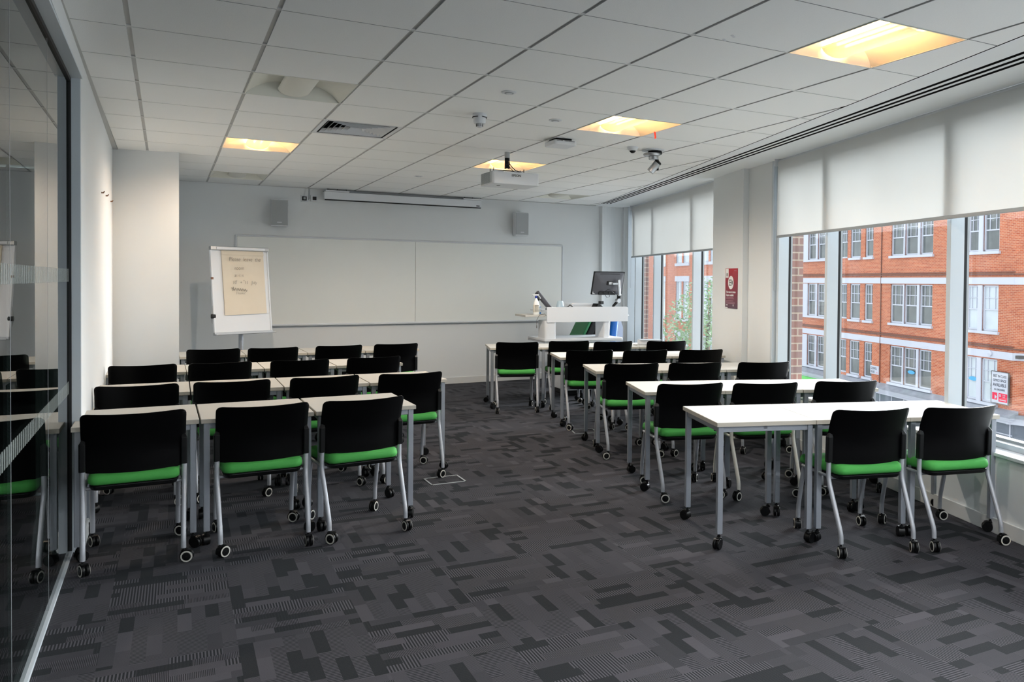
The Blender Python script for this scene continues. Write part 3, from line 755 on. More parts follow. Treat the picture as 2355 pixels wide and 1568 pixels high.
hb(MB().box(-.228, .287, -.0235, -.0215, .905, .935), 'pad_top_strip', M_PAPER)
pad = bpy.data.objects['paper_pad']
def hand(s, size, x, z): 
    return text_mesh(s, size, 'handwriting', M_INK, r, HB @ Matrix.Translation((x, -.0275, z)) @ Matrix.Rotation(PI/2, 4, 'X'), 'LEFT', ext=.0003, squeeze=.82, offset=-.0012, shear=.12)
hand('Please  leave  the', .068, -.145, .835); hand('room', .062, -.085, .735); hand('as it is', .054, -.09, .655); hand('10   +  11   July', .058, -.115, .570)
hand('th', .030, -.078, .600); hand('th', .030, .012, .602); hand('Thanks!', .046, -.085, .452)
sq = MB().tube([(-.12+.175*i/40, -.028, .515+.016*math.sin(i*.95)-.0004*i) for i in range(41)], .0018, 5)
sq.tube([(-.122, -.028, .50), (-.13, -.028, .53), (-.11, -.028, .54), (-.105, -.028, .51), (-.12, -.028, .495)], .0018, 5)
hb(sq, 'scribble', M_INK)
MB().tube([(.0, .06, .30), (.0, .06, .95)], .026, 16).build('upper_pole', M_STEEL, r, smooth=50)
MB().tube([(.0, .06, .86), (.0, .06, .90)], .030, 16).build('pole_collar', M_BLACK, r, smooth=50)
MB().tube([(.0, .06, .06), (.0, .06, .60)], .019, 16).build('lower_pole', M_ALU, r, smooth=50)
for a in (90, 210, 330, 150, 30):
    a = math.radians(a); f = empty('foot', parent=r)
    MB().tube([(.0, .06, .085), (.33*math.cos(a), .06+.33*math.sin(a), .065)], [.018, .012], 8).build('foot_arm', M_PLAST, f, smooth=50)
    MB().lathe([(.001, -.012), (.026, -.012), (.028, 0), (.026, .012), (.001, .012)], Matrix.Translation((.33*math.cos(a), .06+.33*math.sin(a), .028)) @ Matrix.Rotation(PI/2, 4, 'X'), 14).build('foot_wheel', M_BLACK, f, smooth=50)
m = MB().tube([(-.37, .02, 1.07), (-.33, .02, 1.07)], .024, 12); m.tube([(-.37, .02, 1.07), (0, .06, 1.07)], .006, 6); m.build('height_knob', M_BLACK, r, smooth=50)
m = MB(); m.add([(-.352, .03, .98), (-.352, .03, 1.20), (-.375, .03, 1.07)], [(0, 1, 2)]); m.add([(-.352, .035, .98), (-.375, .035, 1.07), (-.352, .035, 1.20)], [(0, 1, 2)]); m.build('hinge_plate', M_FRAMEG, r)
hb(MB().box(-.354, -.33, -.0155, .0, .625, .650), 'tape_patch', M_SCRW)

# floor boxes
def floor_box(cx, cy, w, d, rz, label):
    r = thing('floor_box', label, 'floor box', (cx, cy, 0), rz, 'power boxes let into the floor')
    m = MB(); t = .012
    m.box(-w/2, w/2, -d/2, -d/2+t, 0, .003); m.box(-w/2, w/2, d/2-t, d/2, 0, .003); m.box(-w/2, -w/2+t, -d/2, d/2, 0, .003); m.box(w/2-t, w/2, -d/2, d/2, 0, .003)
    m.build('trim_ring', M_FRAMEG, r)
    MB().box(-w/2+t, w/2-t, -d/2+t, d/2-t, 0, .0015).build('carpeted_lid', M_CARPET, r)
    MB().box(-.10, -.03, d/2-.045, d/2-.02, .0015, .003).build('cable_flap', M_BLACK, r)
floor_box(1.843, 5.712, .27, .215, 0, 'metal framed floor box in the aisle by the left tables')
floor_box(3.69, 6.98, .24, .24, -.27, 'metal framed floor box under the third right table row')

# ------------------------------------------------------------------ table
CAST_R = .027
def caster_mesh(stem_h, ring, R=.027):
    """origin at stem top; hangs down stem_h; wheel trails to -y."""
    m = MB(); zc = -stem_h+R
    m.tube([(0, 0, 0), (0, 0, -.012)], .006, 10, 0)
    m.lathe([(.011, -.010), (.011, -.016), (.015, -.020), (.015, -.026)], None, 12, 0)
    Y = -.018
    for s in (-1, 1):
        Mw = Matrix.Translation((s*.0115, Y, zc)) @ Matrix.Rotation(PI/2, 4, 'Y')
        m.lathe([(.004, -.0075), (R-.002, -.0075), (R, -.005), (R, .005), (R-.002, .0075), (.004, .0075)], Mw, 20, 0)
        if ring:
            z0 = .0075*s
            m.lathe([(R-.0085, z0), (R-.0085, z0+s*.0012), (R-.0025, z0+s*.0012), (R-.0015, z0)], Mw, 20, 1)
            m.lathe([(.002, z0), (.002, z0+s*.004), (R-.012, z0+s*.003), (R-.0095, z0)], Mw, 20, 0)
    # hood over the wheels
    def hood(a, b):
        th = -.35+(PI*.78)*a; rr = R+.004
        return (-.017+.034*b, Y+rr*math.cos(th), zc+rr*math.sin(th))
    m.grid(hood, 10, 2, 0); m.grid(lambda a, b: (hood(a, b)[0], (hood(a, b)[1]-Y)*.93+Y, (hood(a, b)[2]-zc)*.93+zc), 10, 2, 0, flip=True)
    m.box(-.0035, .0035, Y-.012, Y+.018, zc-.002, -.018, 0)
    return m
def make_table():
    r = empty('student_table')
    m = MB().box(0, .598, 0, .598, .690, .715); m.mi = [0]*len(m.mi)
    o = m.build('tabletop', [M_LAM], r, bevel=.002)
    e = MB()
    for x0, x1, y0, y1 in ((-.0008, 0, .001, .597), (.598, .5988, .001, .597), (.001, .597, -.0008, 0), (.001, .597, .598, .5988)): e.box(x0, x1, y0, y1, .691, .7135)
    e.build('edge_band', M_EDGE, r)
    f = MB(); i0, i1, w = .018, .580, .028
    f.box(i0, i1, i0, i0+.022, .657, .690); f.box(i0, i1, i1-.022, i1, .657, .690); f.box(i0, i0+.022, i0, i1, .657, .690); f.box(i1-.022, i1, i0, i1, .657, .690)
    f.box(.285, .31, i0, i1, .668, .690)
    f.build('frame', M_STEEL, r, bevel=.0015)
    hk = MB()
    for y in (.14, .30): hk.box(.040, .062, y, y+.02, .640, .672)
    for y in (.14, .30): hk.box(.540, .562, y, y+.02, .640, .672)
    hk.build('cable_clip', M_BLACK, r)
    cm = None
    for (x, y) in ((.012, .012), (.586-.032, .012), (.586-.032, .586-.032), (.012, .586-.032)):
        lg = MB().box(-.016, .016, -.016, .016, .083, .690).build('leg', M_STEEL, r, bevel=.003, loc=(x+.016, y+.016, 0))
        if cm is None: cm = caster_mesh(.083, False, .030).mesh('caster', [M_PLAST, M_GREYP], 40)
        c = bpy.data.objects.new('caster', cm); link(c); c.parent = lg; c.location = (0, 0, .083)
    return r
tproto = make_table()
used_t = [False]
ORD = ['first', 'second', 'third', 'fourth']
def place_table(x, y, ang, label, group):
    o = tproto if not used_t[0] else copy_tree(tproto)
    used_t[0] = True
    o.location = (x, y, 0); o.rotation_euler = (0, 0, ang); tag(o, label, 'table', group)
    for ch in o.children:
        for c in ch.children: c.rotation_euler = (0, 0, random.uniform(0, 2*PI))
rows = {  # name: (list of near-left corners, angle deg, description)
 'L1': ([(-.440, 4.86), (.169, 4.853), (.782, 4.858)], 0.3, 'nearest left row'),
 'L2': ([(-.457, 6.088), (.150, 6.076), (.757, 6.058), (1.365, 6.045)], -.6, 'second left row'),
 'L3': ([(-.454, 7.382), (.150, 7.370), (.756, 7.365), (1.366, 7.370)], 0.3, 'third left row'),
 'L4': ([(.115, 8.765), (.720, 8.770), (1.327, 8.785), (1.934, 8.800)], .6, 'farthest left row'),
 'R1': ([(2.720, 3.553), (3.297, 3.384), (3.872, 3.215)], -16.3, 'nearest right row'),
 'R2': ([(3.008, 4.765), (3.580, 4.583), (4.152, 4.395)], -17.6, 'second right row'),
 'R3': ([(3.310, 6.048), (3.886, 5.874), (4.462, 5.700)], -16.8, 'third right row'),
 'R4': ([(3.565, 7.275), (4.145, 7.118), (4.725, 6.957)], -15.4, 'fourth right row'),
 'R5': ([(3.318, 8.620), (3.899, 8.460), (4.479, 8.300), (5.060, 8.140)], -15.4, 'farthest right row')}
for k, (ps, ang, desc) in rows.items():
    n = len(ps)
    for i, (x, y) in enumerate(ps):
        pos = 'leftmost' if i == 0 else ('rightmost' if i == n-1 else ('middle' if n == 3 else ORD[i]+' from left'))
        place_table(x, y, math.radians(ang), 'cream topped square table on castors, %s in the %s' % (pos, desc), 'castor tables in rows')

# ------------------------------------------------------------------ chair
def seat_mesh():
    m = MB(); lay = [(.4275, .010), (.436, .002), (.450, 0), (.463, .005), (.473, .016), (.478, .040), (.480, .09)]
    loops = []
    for z, ins in lay:
        loops.append([(x, y, z) for x, y in rrect(-.220+ins, .220-ins, -.192+ins, .262-ins, .05-ins*.4, 5)])
    vs = [p for L in loops for p in L]; n = len(loops[0])
    fs = [(i*n+k, i*n+(k+1) % n, (i+1)*n+(k+1) % n, (i+1)*n+k) for i in range(len(loops)-1) for k in range(n)]
    fs += [tuple(range(n-1, -1, -1)), tuple((len(loops)-1)*n+k for k in range(n))]
    out = []
    for x, y, z in vs:
        t = max(0, (y-.10)/.165); z2 = z-.030*t*t
        t2 = max(0, (-y-.05)/.13); z2 += .004*t2
        z2 += (.010*(abs(x)/.22)**2) if z > .455 else 0
        xx = x*(1.0-.05*max(0, -y)/.175)
        out.append((xx, y, z2))
    m.add(out, fs); return m
def back_mesh():
    m = MB(); ZT, ZB, HW = .802, .492, .2435
    def prof(a, q, th):
        z = ZB+(ZT-ZB)*q
        s = 2*a-1
        hw = HW - .004*(1-q)
        rt, rb = .030, .018
        if z > ZT-rt: hw -= rt-math.sqrt(max(0, rt*rt-(z-(ZT-rt))**2))
        if z < ZB+rb: hw -= rb-math.sqrt(max(0, rb*rb-((ZB+rb)-z)**2))
        x = hw*s
        c = (x/HW)**2; lean = max(0, q-.42)/.58
        zz = z + (-.022*(1-c))*(1-q)**2 - .004*(1-c)*q**3
        y = -.112 - .062*(1-c)*(.8+.2*q) - .062*lean**1.25 - .006*q
        nx = 2*x*.062/HW/HW
        l = math.hypot(nx, 1)
        return (x + th*nx/l*-1, y - th*-1/l*-1, zz)
    qs = [0, .01, .03, .06, .12, .25, .4, .55, .7, .8, .88, .92, .95, .975, .99, 1]
    NU = 20; K = (NU+1)
    vs = []; 
    for th in (0, .009):
        for q in qs:
            for i in range(NU+1): vs.append(prof(i/NU, q, th))
    NQ = len(qs); off = K*NQ; fs = []
    for j in range(NQ-1):
        for i in range(NU):
            a = j*K+i; fs.append((a, a+K, a+K+1, a+1)); b = off+a; fs.append((b, b+1, b+K+1, b+K))
    for j in range(NQ-1):
        a = j*K; fs.append((a, off+a, off+a+K, a+K)); a = j*K+NU; fs.append((a, a+K, off+a+K, off+a))
    for i in range(NU):
        fs.append((i, i+1, off+i+1, off+i)); a = (NQ-1)*K+i; fs.append((a, off+a, off+a+1, a+1))
    m.add(vs, fs); return m
def bez(p, n=6):
    out = [p[0]]
    for i in range(1, len(p)-1):
        a, b, c = Vector(p[i-1]), Vector(p[i]), Vector(p[i+1])
        k = .035; a2 = b+(a-b).normalized()*min(k, (a-b).length*.45); c2 = b+(c-b).normalized()*min(k, (c-b).length*.45)
        for j in range(n+1):
            t = j/n; out.append(tuple(a2*(1-t)**2+b*2*t*(1-t)+c2*t*t))
    out.append(p[-1]); return out
def make_chair(tube_mat):
    r = empty('classroom_chair')
    seat_mesh().build('seat', M_GREEN, r, smooth=70)
    m = MB().prism(rrect(-.207, .207, -.182, .235, .045), .402, .428)
    m.v = [(x*(1.0 if z > .42 else .95), y*(1.0 if z > .42 else .96), z-(.030*max(0, (y-.10)/.165)**2)) for x, y, z in m.v]
    m.build('seat_pan', M_PLAST, r, bevel=.006)
    back_mesh().build('backrest', M_SHELL, r, smooth=50)
    for s in (-1, 1):
        m = MB(); m.prism(rrect(-.017, .015, -.016, .020, .008), .496, .640)
        m.add([(-.015, -.015, .640), (.013, -.015, .640), (.013, .018, .640), (-.015, .018, .640), (-.006*s-.006, .006, .672), (-.006*s+.006, .006, .672)], [(0, 1, 5, 4), (1, 2, 5), (2, 3, 4, 5), (3, 0, 4)])
        m.v = [(x+s*.2335, y-.128-.03*max(0, z-.5), z) for x, y, z in m.v]
        m.build('back_bracket', M_PLAST, r, bevel=.002)
    m = MB()
    for s in (-1, 1):
        m.tube([(s*.228, -.128, .412), (s*.220, .19, .405)], .009, 10)
    m.tube([(-.228, -.10, .400), (.228, -.10, .400)], .009, 10); m.tube([(-.215, .15, .398), (.215, .15, .398)], .009, 10)
    m.build('under_frame', tube_mat, r, smooth=50)
    for s in (-1, 1):
        lg = MB().tube(bez([(s*.233, -.124, .52), (s*.233, -.124, .395), (s*.226, -.248, .125), (s*.226, -.250, .073)]), .0130, 12).build('leg', tube_mat, r, smooth=50)
        c = bpy.data.objects.new('caster', CASTM); link(c); c.parent = lg; c.location = (s*.226, -.250, .075)
        lg = MB().tube(bez([(s*.212, .175, .404), (s*.212, .192, .385), (s*.212, .248, .145), (s*.212, .250, .073)]), .0130, 12).build('leg', tube_mat, r, smooth=50)
        c = bpy.data.objects.new('caster', CASTM); link(c); c.parent = lg; c.location = (s*.212, .250, .075)
    return r
CASTM = caster_mesh(.075, True, .031).mesh('caster', [M_PLAST, M_GREYP], 40)
chairA = make_chair(M_TUBE); chairB = make_chair(M_TUBEW)
used_c = {'A': False, 'B': False}
CH = {'L1a': (-.149, 4.740, .7), 'L1b': (.478, 4.722, 1.3), 'L1c': (1.032, 4.726, 6.2),
 'L2a': (-.170, 5.919, -1.8), 'L2b': (.400, 5.906, -.8), 'L2c': (1.012, 5.904, 3.0), 'L2d': (1.632, 5.885, 0.5),
 'L3a': (-.168, 7.252, .1), 'L3b': (.398, 7.222, 4), 'L3c': (1.024, 7.198, .1), 'L3d': (1.662, 7.210, 3.1),
 'L4a': (.411, 8.610, .2), 'L4b': (.960, 8.573, 2.6), 'L4c': (1.614, 8.599, 3.6), 'L4d': (2.223, 8.612, 1.6),
 'R1b': (3.507, 3.180, -14.2), 'R1c': (4.056, 3.026, -13.1), 'R2a': (3.222, 4.514, -13.7), 'R2b': (3.728, 4.322, -16.7), 'R2c': (4.348, 4.172, -16.3),
 'R3a': (3.533, 5.813, -14.7), 'R3b': (4.085, 5.654, -15.0), 'R3c': (4.690, 5.464, -16.7),
 'R4a': (3.812, 7.098, -17.5), 'R4b': (4.346, 6.884, -10.5), 'R4c': (4.932, 6.726, -12.6),
 'R5a': (3.537, 8.330, -17.5), 'R5b': (4.172, 8.278, -14.6), 'R5c': (4.627, 8.034, -8.0), 'R5d': (5.262, 7.870, -16.5)}
for key, (x, y, deg) in CH.items():
    row = key[:2]; kind = 'B' if key == 'R2b' else 'A'
    if not used_c[kind]: o = chairA if kind == 'A' else chairB; used_c[kind] = True
    else: o = copy_tree(chairA)
    a = math.radians(deg); cx, cy = x-math.sin(a)*.170, y+math.cos(a)*.170
    o.location = (cx, cy, 0); o.rotation_euler = (0, 0, a)
    grp = sorted(k for k in CH if k[:2] == row); i = grp.index(key); n = len(grp)
    pos = 'leftmost' if i == 0 else ('rightmost' if i == n-1 else ('middle' if n == 3 else ORD[i]+' from left'))
    look = 'black backed chair with white legs' if kind == 'B' else 'black backed green seated chair'
    tag(o, '%s, %s at the %s' % (look, pos, rows[row][2]), 'chair', 'classroom chairs on castors')
    for ch in o.children:
        for c in ch.children: c.rotation_euler = (0, 0, random.uniform(0, 2*PI))

# ------------------------------------------------------------------ lectern and things on it
r = thing('media_lectern', 'white height adjustable media lectern by the far window', 'lectern', (4.90, 9.17, 0), math.radians(-3.5))
LZ = .965
MB().prism(rrect(-.30, .34, .02, .60, .04), .07, .70).build('cabinet', M_WHITE, r, bevel=.004)
MB().prism(rrect(-.28, .32, .05, .58, .03), .012, .07).build('plinth', M_BLACK, r)
MB().prism(rrect(-.62, .50, -.02, .62, .02), .722, .752).build('glass_shelf', M_WHITE, r, bevel=.003)
MB().box(-.62, .50, -.02, .60, .700, .720).build('shelf_underframe', M_ALU, r)
MB().prism(rrect(-.60, -.44, .02, .30, .04), .752, LZ+.02).build('left_column', M_WHITE, r, smooth=40)
MB().prism(rrect(.235, .325, .02, .30, .02), .752, LZ+.02).build('right_column', M_WHITE, r, smooth=40)
pn = MB(); pn.xprism([(-.585, 0), (.585, 0), (.585, .175), (.575, .19), (.56, .196), (-.585, .196)], Matrix.Translation((0, .0, LZ)) @ Matrix.Rotation(PI/2, 4, 'X'), -.02, .0)
pn.build('front_panel', M_WHITE, r, bevel=.002)
MB().box(-.575, .575, .02, .64, 1.095, 1.118).build('desktop', M_WHITE, r, bevel=.003)
MB().box(-.86, -.585, .05, .45, 1.035, 1.062).build('side_shelf', M_LAM, r, bevel=.004)
m = MB()
for i in range(9): m.box(-.24+i*.03, -.22+i*.03, .0185, .021, .09, .12)
m.build('vent_slot', M_INK, r)
m = MB().tube([(-.585, .03, 1.05), (-.62, -.0, 1.075), (-.70, -.02, 1.06), (-.735, -.03, 1.0), (-.735, -.03, .93)], .0035, 6); m.tube([(-.735, -.03, .93), (-.735, -.03, .895)], .007, 6)
m.build('loose_cable', M_INK, r, smooth=60)
MB().tube([(.585, .02, 1.04), (.605, .02, 1.04)], .012, 12).build('side_knob', M_WHITE, r, smooth=50)
def on_lectern(x, y, z): 
    a = math.radians(-3.5); return (4.90+x*math.cos(a)-y*math.sin(a), 9.17+x*math.sin(a)+y*math.cos(a), z)
# monitor with arm
r = thing('computer_monitor', 'black computer monitor seen from behind on a silver arm', 'monitor', on_lectern(.38, .22, 1.118), math.radians(3))
Mm = Matrix.Translation((0, -.02, .355)) @ Matrix.Rotation(math.radians(15), 4, 'X')
def mm(mb, name, ms, **k): mb.v = [tuple(Mm @ Vector(p)) for p in mb.v]; return mb.build(name, ms, r, **k)
M_MON = mat('dark_grey_monitor_shell', srgb(70, 70, 76), .35, noise=.06, nscale=5)
mm(MB().box(-.245, .245, .0, .022, -.16, .16), 'screen_panel', M_PLAST, bevel=.004)
rc = MB(); A = rrect(-.235, .235, -.15, .15, .02, 3); B = rrect(-.13, .15, -.11, .04, .04, 3); n = len(A)
rc.add([(x, .0, z) for x, z in A]+[(x, -.035, z) for x, z in B], [(i, (i+1) % n, n+(i+1) % n, n+i) for i in range(n)]+[tuple(range(n, 2*n))])
mm(rc, 'back_shell', M_MON, smooth=25)
mm(MB().box(-.15, .16, -.012, -.002, .128, .134), 'top_vent', M_BLACK)
mm(MB().box(-.045, .045, -.055, -.034, -.015, .040), 'mount_plate', M_BLACK, bevel=.003)
mm(MB().box(-.025, .028, -.062, -.054, .0, .032), 'mount_badge', M_WHITE)
mm(MB().box(-.15, .11, -.045, -.02, -.152, -.105), 'port_recess', M_BLACK)
mm(MB().box(-.228, -.19, -.0045, -.0015, -.150, -.118), 'paper_label', M_WHITE)
m = MB().tube([(-.09, -.04, .24), (-.05, -.06, .165), (.0, -.05, .17), (.01, -.04, .24)], .0035, 6); m.tube([(-.12, -.05, .22), (-.02, -.08, .28), (.07, -.06, .22)], .004, 6); m.build('cable', M_BLACK, r, smooth=60)
m = MB().mbox(.038, .028, .22, Matrix.Translation((.115, -.11, .295)) @ Matrix.Rotation(math.radians(-5), 4, 'Y')); m.mbox(.10, .03, .03, Matrix.Translation((.06, -.105, .35))); m.build('upper_arm', M_ALU, r, bevel=.008)
m = MB().tube([(.13, -.09, .195), (.13, -.08, .14), (.115, -.06, .10), (.075, -.04, .05), (.065, -.03, 0.0)], [.028, .024, .02, .018, .018], 12); m.build('lower_arm', M_PLAST, r, smooth=50)
m = MB().tube([(.12, -.11, .12), (.12, -.05, .12)], .03, 14); m.build('arm_joint', M_ALU, r, smooth=50)
# document camera / black arm
r = thing('document_camera', 'black slanted document camera arm at the left end of lectern', 'document camera', on_lectern(-.50, .22, 1.118), math.radians(0))
Md = Matrix.Translation((-.02, 0, .09)) @ Matrix.Rotation(math.radians(-42), 4, 'Y')
m = MB().prism(rrect(-.030, .030, -.03, .03, .02), -.16, .19); m.v = [tuple(Md @ Vector(p)) for p in m.v]; m.build('arm', M_MON, r, bevel=.004)
m = MB().tube([(-.15, -.02, .22), (-.15, -.035, .165), (-.13, -.035, .125)], .012, 10); m.build('camera_head', M_PLAST, r, smooth=50)
MB().prism(rrect(.0, .13, -.06, .06, .02), 0, .02).build('base', M_PLAST, r)
# spray bottle
r = thing('spray_bottle', 'tall white spray bottle with blue trigger on the lectern shelf', 'spray bottle', on_lectern(-.69, .12, 1.062), math.radians(-10))
MB().lathe([(.036, 0), (.038, .006), (.038, .12), (.030, .165), (.016, .195), (.013, .205), (.013, .215)], None, 20).build('bottle_body', mat('milky_plastic', srgb(232, 233, 230), .35), r, smooth=50)
m = MB().lathe([(.0385, .03), (.0388, .031), (.0388, .125), (.0385, .126)], None, 20); m.build('printed_label', mat('label_paper', srgb(206, 202, 190), .6, noise=.2, nscale=120), r, smooth=50)
m = MB()
for i in range(7): m.box(-.026, .020+.004*(i % 3), -.0400, -.0385, .040+i*.0105, .0425+i*.0105)
m.box(-.028, .028, -.0402, -.0385, .112, .120); m.build('label_print', M_INK, r)
MB().lathe([(.015, .213), (.017, .222), (.013, .245)], None, 14).build('blue_collar', mat('dark_blue_plastic', srgb(28, 50, 140), .4), r, smooth=50)
m = MB().box(-.045, .035, -.013, .013, .243, .264); m.tube([(-.045, 0, .256), (-.058, 0, .256)], .007, 8); m.build('spray_head', M_WHITE, r, bevel=.004)
m = MB().tube([(.03, 0, .246), (.05, 0, .225), (.058, 0, .205)], .006, 8); m.build('trigger', M_WHITE, r, smooth=50)
r = thing('small_spray_bottle', 'shorter clear spray bottle behind the tall white one', 'spray bottle', on_lectern(-.625, .20, 1.062))
MB().lathe([(.026, 0), (.028, .005), (.028, .10), (.014, .135), (.010, .15)], None, 18).build('bottle_body', mat('pale_bottle_plastic', srgb(214, 222, 222), .3), r, smooth=50)
MB().lathe([(.012, .148), (.012, .17), (.006, .178)], None, 14).build('cap', M_WHITE, r, smooth=50)
m = MB().box(.005, .022, -.0285, -.026, .006, .026); m.box(.002, .02, -.0285, -.026, .09, .10); m.build('blue_print', M_BLUE, r)
# cone light / cup
r = thing('plastic_cup', 'upturned pale blue cup on top of the lectern', 'cup', on_lectern(-.32, .2, 1.118))
MB().lathe([(.058, 0), (.058, .004), (.038, .115), (.034, .118)], None, 24).build('cup_body', mat('pale_blue_plastic', srgb(176, 196, 208), .4), r, smooth=50)
# flat device and papers
r = thing('desktop_console', 'low white console box lying flat on lectern top', 'console', on_lectern(-.03, .25, 1.118))
MB().box(-.155, .155, -.10, .10, .03, .085).build('console_body', M_WHITE, r, bevel=.006)
MB().box(-.13, .13, -.1015, -.099, .058, .062).build('seam', M_FRAMEG, r); MB().box(-.15, .15, -.09, .09, 0, .03).build('base', M_FRAMEG, r)
r = thing('coiled_cable', 'black coiled cable beside the white console on lectern', 'cable', on_lectern(-.22, .1, 1.118))
MB().tube([(-.05+.09*t/12, .01*math.sin(t), .012+.055*math.sin(PI*t/13)) for t in range(13)], .006, 8).build('coil', M_BLACK, r, smooth=60)
r = thing('touch_panel', 'small black touch control panel tilted on the lectern', 'control panel', on_lectern(.20, .12, 1.118), math.radians(8))
m = MB().xprism([(-.10, .0), (.07, .0), (.08, .012), (-.03, .085), (-.045, .085)], Matrix.Rotation(PI/2, 4, 'X'), -.06, .06); m.v = [(x, y, z) for x, y, z in m.v]; m.build('panel_body', M_PLAST, r, bevel=.003)
MB().box(.02, .075, -.02, .03, .075, .115).build('camera_pod', M_BLACK, r, bevel=.004)
# things behind the lectern
r = thing('folded_green_chair', 'green and black chair folded and leaning behind the lectern', 'chair', (5.12, 9.95, 0), math.radians(0))
G2 = mat('dark_green_shell', srgb(44, 126, 74), .5)
Mg = Matrix.Translation((0, 0, .52)) @ Matrix.Rotation(math.radians(28), 4, 'Y')
m = MB().prism(rrect(-.105, -.065, -.2, .2, .015), -.10, .62); m.v = [tuple(Mg @ Vector(p)) for p in m.v]; m.build('green_seat_pad', G2, r, bevel=.01)
m = MB().prism(rrect(-.065, .045, -.2, .2, .03), -.12, .60); m.v = [tuple(Mg @ Vector(p)) for p in m.v]; m.build('black_back', M_PLAST, r, bevel=.01)
m = MB()
for s in (-1, 1): m.tube([(.02, s*.18, .50), (-.14, s*.18, .014)], .013, 8); m.tube([(-.02, s*.18, .50), (.18, s*.18, .014)], .013, 8)
m.build('leg_frame', M_PLAST, r, smooth=50)
r = thing('computer_tower', 'tall black equipment cabinet standing behind the right lectern column', 'cabinet', (5.70, 10.40, 0), 0)
MB().box(-.10, .08, -.18, .18, 0, 1.05).build('cabinet_body', M_BLACK, r, bevel=.005)
MB().box(-.075, -.02, -.186, -.18, .05, 1.02).build('grey_door_strip', M_MON, r)
tag(MB().tube([(5.56, 9.75, .02), (5.60, 9.78, .5), (5.66, 9.8, .95)], .055, 16).build('blue_roll', M_BLUE, smooth=50), 'blue rolled mat leaning upright behind the lectern', 'mat')
m = MB().grid(lambda a, b: (5.66+.20*a, 9.90+.02*math.sin(a*3), .02+1.02*math.sqrt(max(0, 1-.35*a*a*a))*b), 10, 4); m.grid(lambda a, b: (5.66+.20*a, 9.915+.02*math.sin(a*3), .02+1.02*math.sqrt(max(0, 1-.35*a*a*a))*b), 10, 4, flip=True)
tag(m.build('white_panel', M_WHITE, smooth=50), 'white curved board leaning beside the blue roll', 'board')
# box on the farthest right row
r = thing('paper_tray', 'small white tray with papers at the right of farthest row', 'tray', (5.19, 8.28, .715), math.radians(-20))
MB().box(-.10, .02, -.12, .10, 0, .008).build('paper_sheet', M_LAM, r); MB().box(-.04, .22, .0, .16, .008, .06).build('tray_body', M_WHITE, r, bevel=.004)
MB().box(-.03, .24, -.02, .18, .061, .066).build('clear_lid', M_FRAMEG, r)

# poster on the pier
r = thing('lecture_capture_poster', 'dark red lecture capture notice on the pier between windows', 'poster', (A0.x, A0.y, 0), WANG)
def poster_mat():
    m, nt, p = new_mat('dark_red_print'); N = NT(nt); tc = N.n('ShaderNodeTexCoord'); sp = N.n('ShaderNodeSeparateXYZ'); N.l(tc.outputs['Object'], sp.inputs[0])
    f = N.math('MULTIPLY_ADD', sp.outputs[2], 2.3, -2.8, clamp=True); N.l(N.mix(f, srgb(72, 40, 58), srgb(168, 32, 46)), p.inputs['Base Color']); p.inputs['Roughness'].default_value = .35; return m
P0, P1, PN = 3.876, 4.193, .0505
m = MB().box(P0, P1, PN, PN+.006, 1.218, 1.650); m.build('printed_sheet', poster_mat(), r)
M_PW = mat('poster_white', srgb(226, 226, 224), .5)
def pb(u0, u1, z0, z1, name, mt): return MB().box(P1-u1, P1-u0, PN+.006, PN+.0075, z0, z1).build(name, mt, r)
pb(.012, .088, 1.55, 1.645, 'crest_panel', M_PW); pb(.035, .062, 1.565, 1.60, 'crest_mark', M_INK)
# local frame seen from the room: +u runs to the left of the reader
def PM(du, z): return Matrix.Translation((P1-du, PN+.0078, z)) @ Matrix(((-1, 0, 0, 0), (0, 0, 1, 0), (0, 1, 0, 0), (0, 0, 0, 1)))
ci = MB(); ci.xprism([(.072*math.cos(2*PI*k/36), .072*math.sin(2*PI*k/36)) for k in range(36)], PM(.155, 1.497), -.0002, .0006); ci.build('white_disc', M_PW, r)
ci = MB()
def pr(x0, x1, y0, y1, d=.0012): ci.xprism([(x0, y0), (x1, y0), (x1, y1), (x0, y1)], PM(.155, 1.497), .0006, d)
pr(-.05, .02, .022, .033); pr(-.05, .02, -.033, -.022); pr(-.05, -.039, -.033, .033); pr(.012, .022, -.033, .033); pr(-.03, .004, -.006, .004)
pr(-.028, -.02, .004, .012); pr(-.006, .002, .004, .012)
ci.xprism([(.026, -.008), (.05, -.028), (.05, .028), (.026, .008)], PM(.155, 1.497), .0006, .0012)
ci.build('video_camera_symbol', M_INK, r)
text_mesh('This room is Lecture', .031, 'notice_text', M_PW, r, PM(.03, 1.385), 'LEFT', squeeze=.95, offset=.0006)
text_mesh('Capture enabled', .031, 'notice_text', M_PW, r, PM(.03, 1.352), 'LEFT', squeeze=.95, offset=.0006)
M_PINK = mat('faint_print', srgb(170, 130, 140), .6)
for z, w in ((1.333, .19), (1.320, .21), (1.298, .19), (1.284, .23), (1.270, .23)): pb(.03, .03+w, z, z+.005, 'small_print', M_PINK)
pb(.03, .07, 1.25, 1.257, 'small_print', M_PW); pb(.21, .225, 1.243, 1.262, 'tiny_logo', M_PW); pb(.005, .07, 1.220, 1.230, 'white_corner_label', M_PW); pb(.235, .295, 1.622, 1.627, 'small_print', M_PINK)

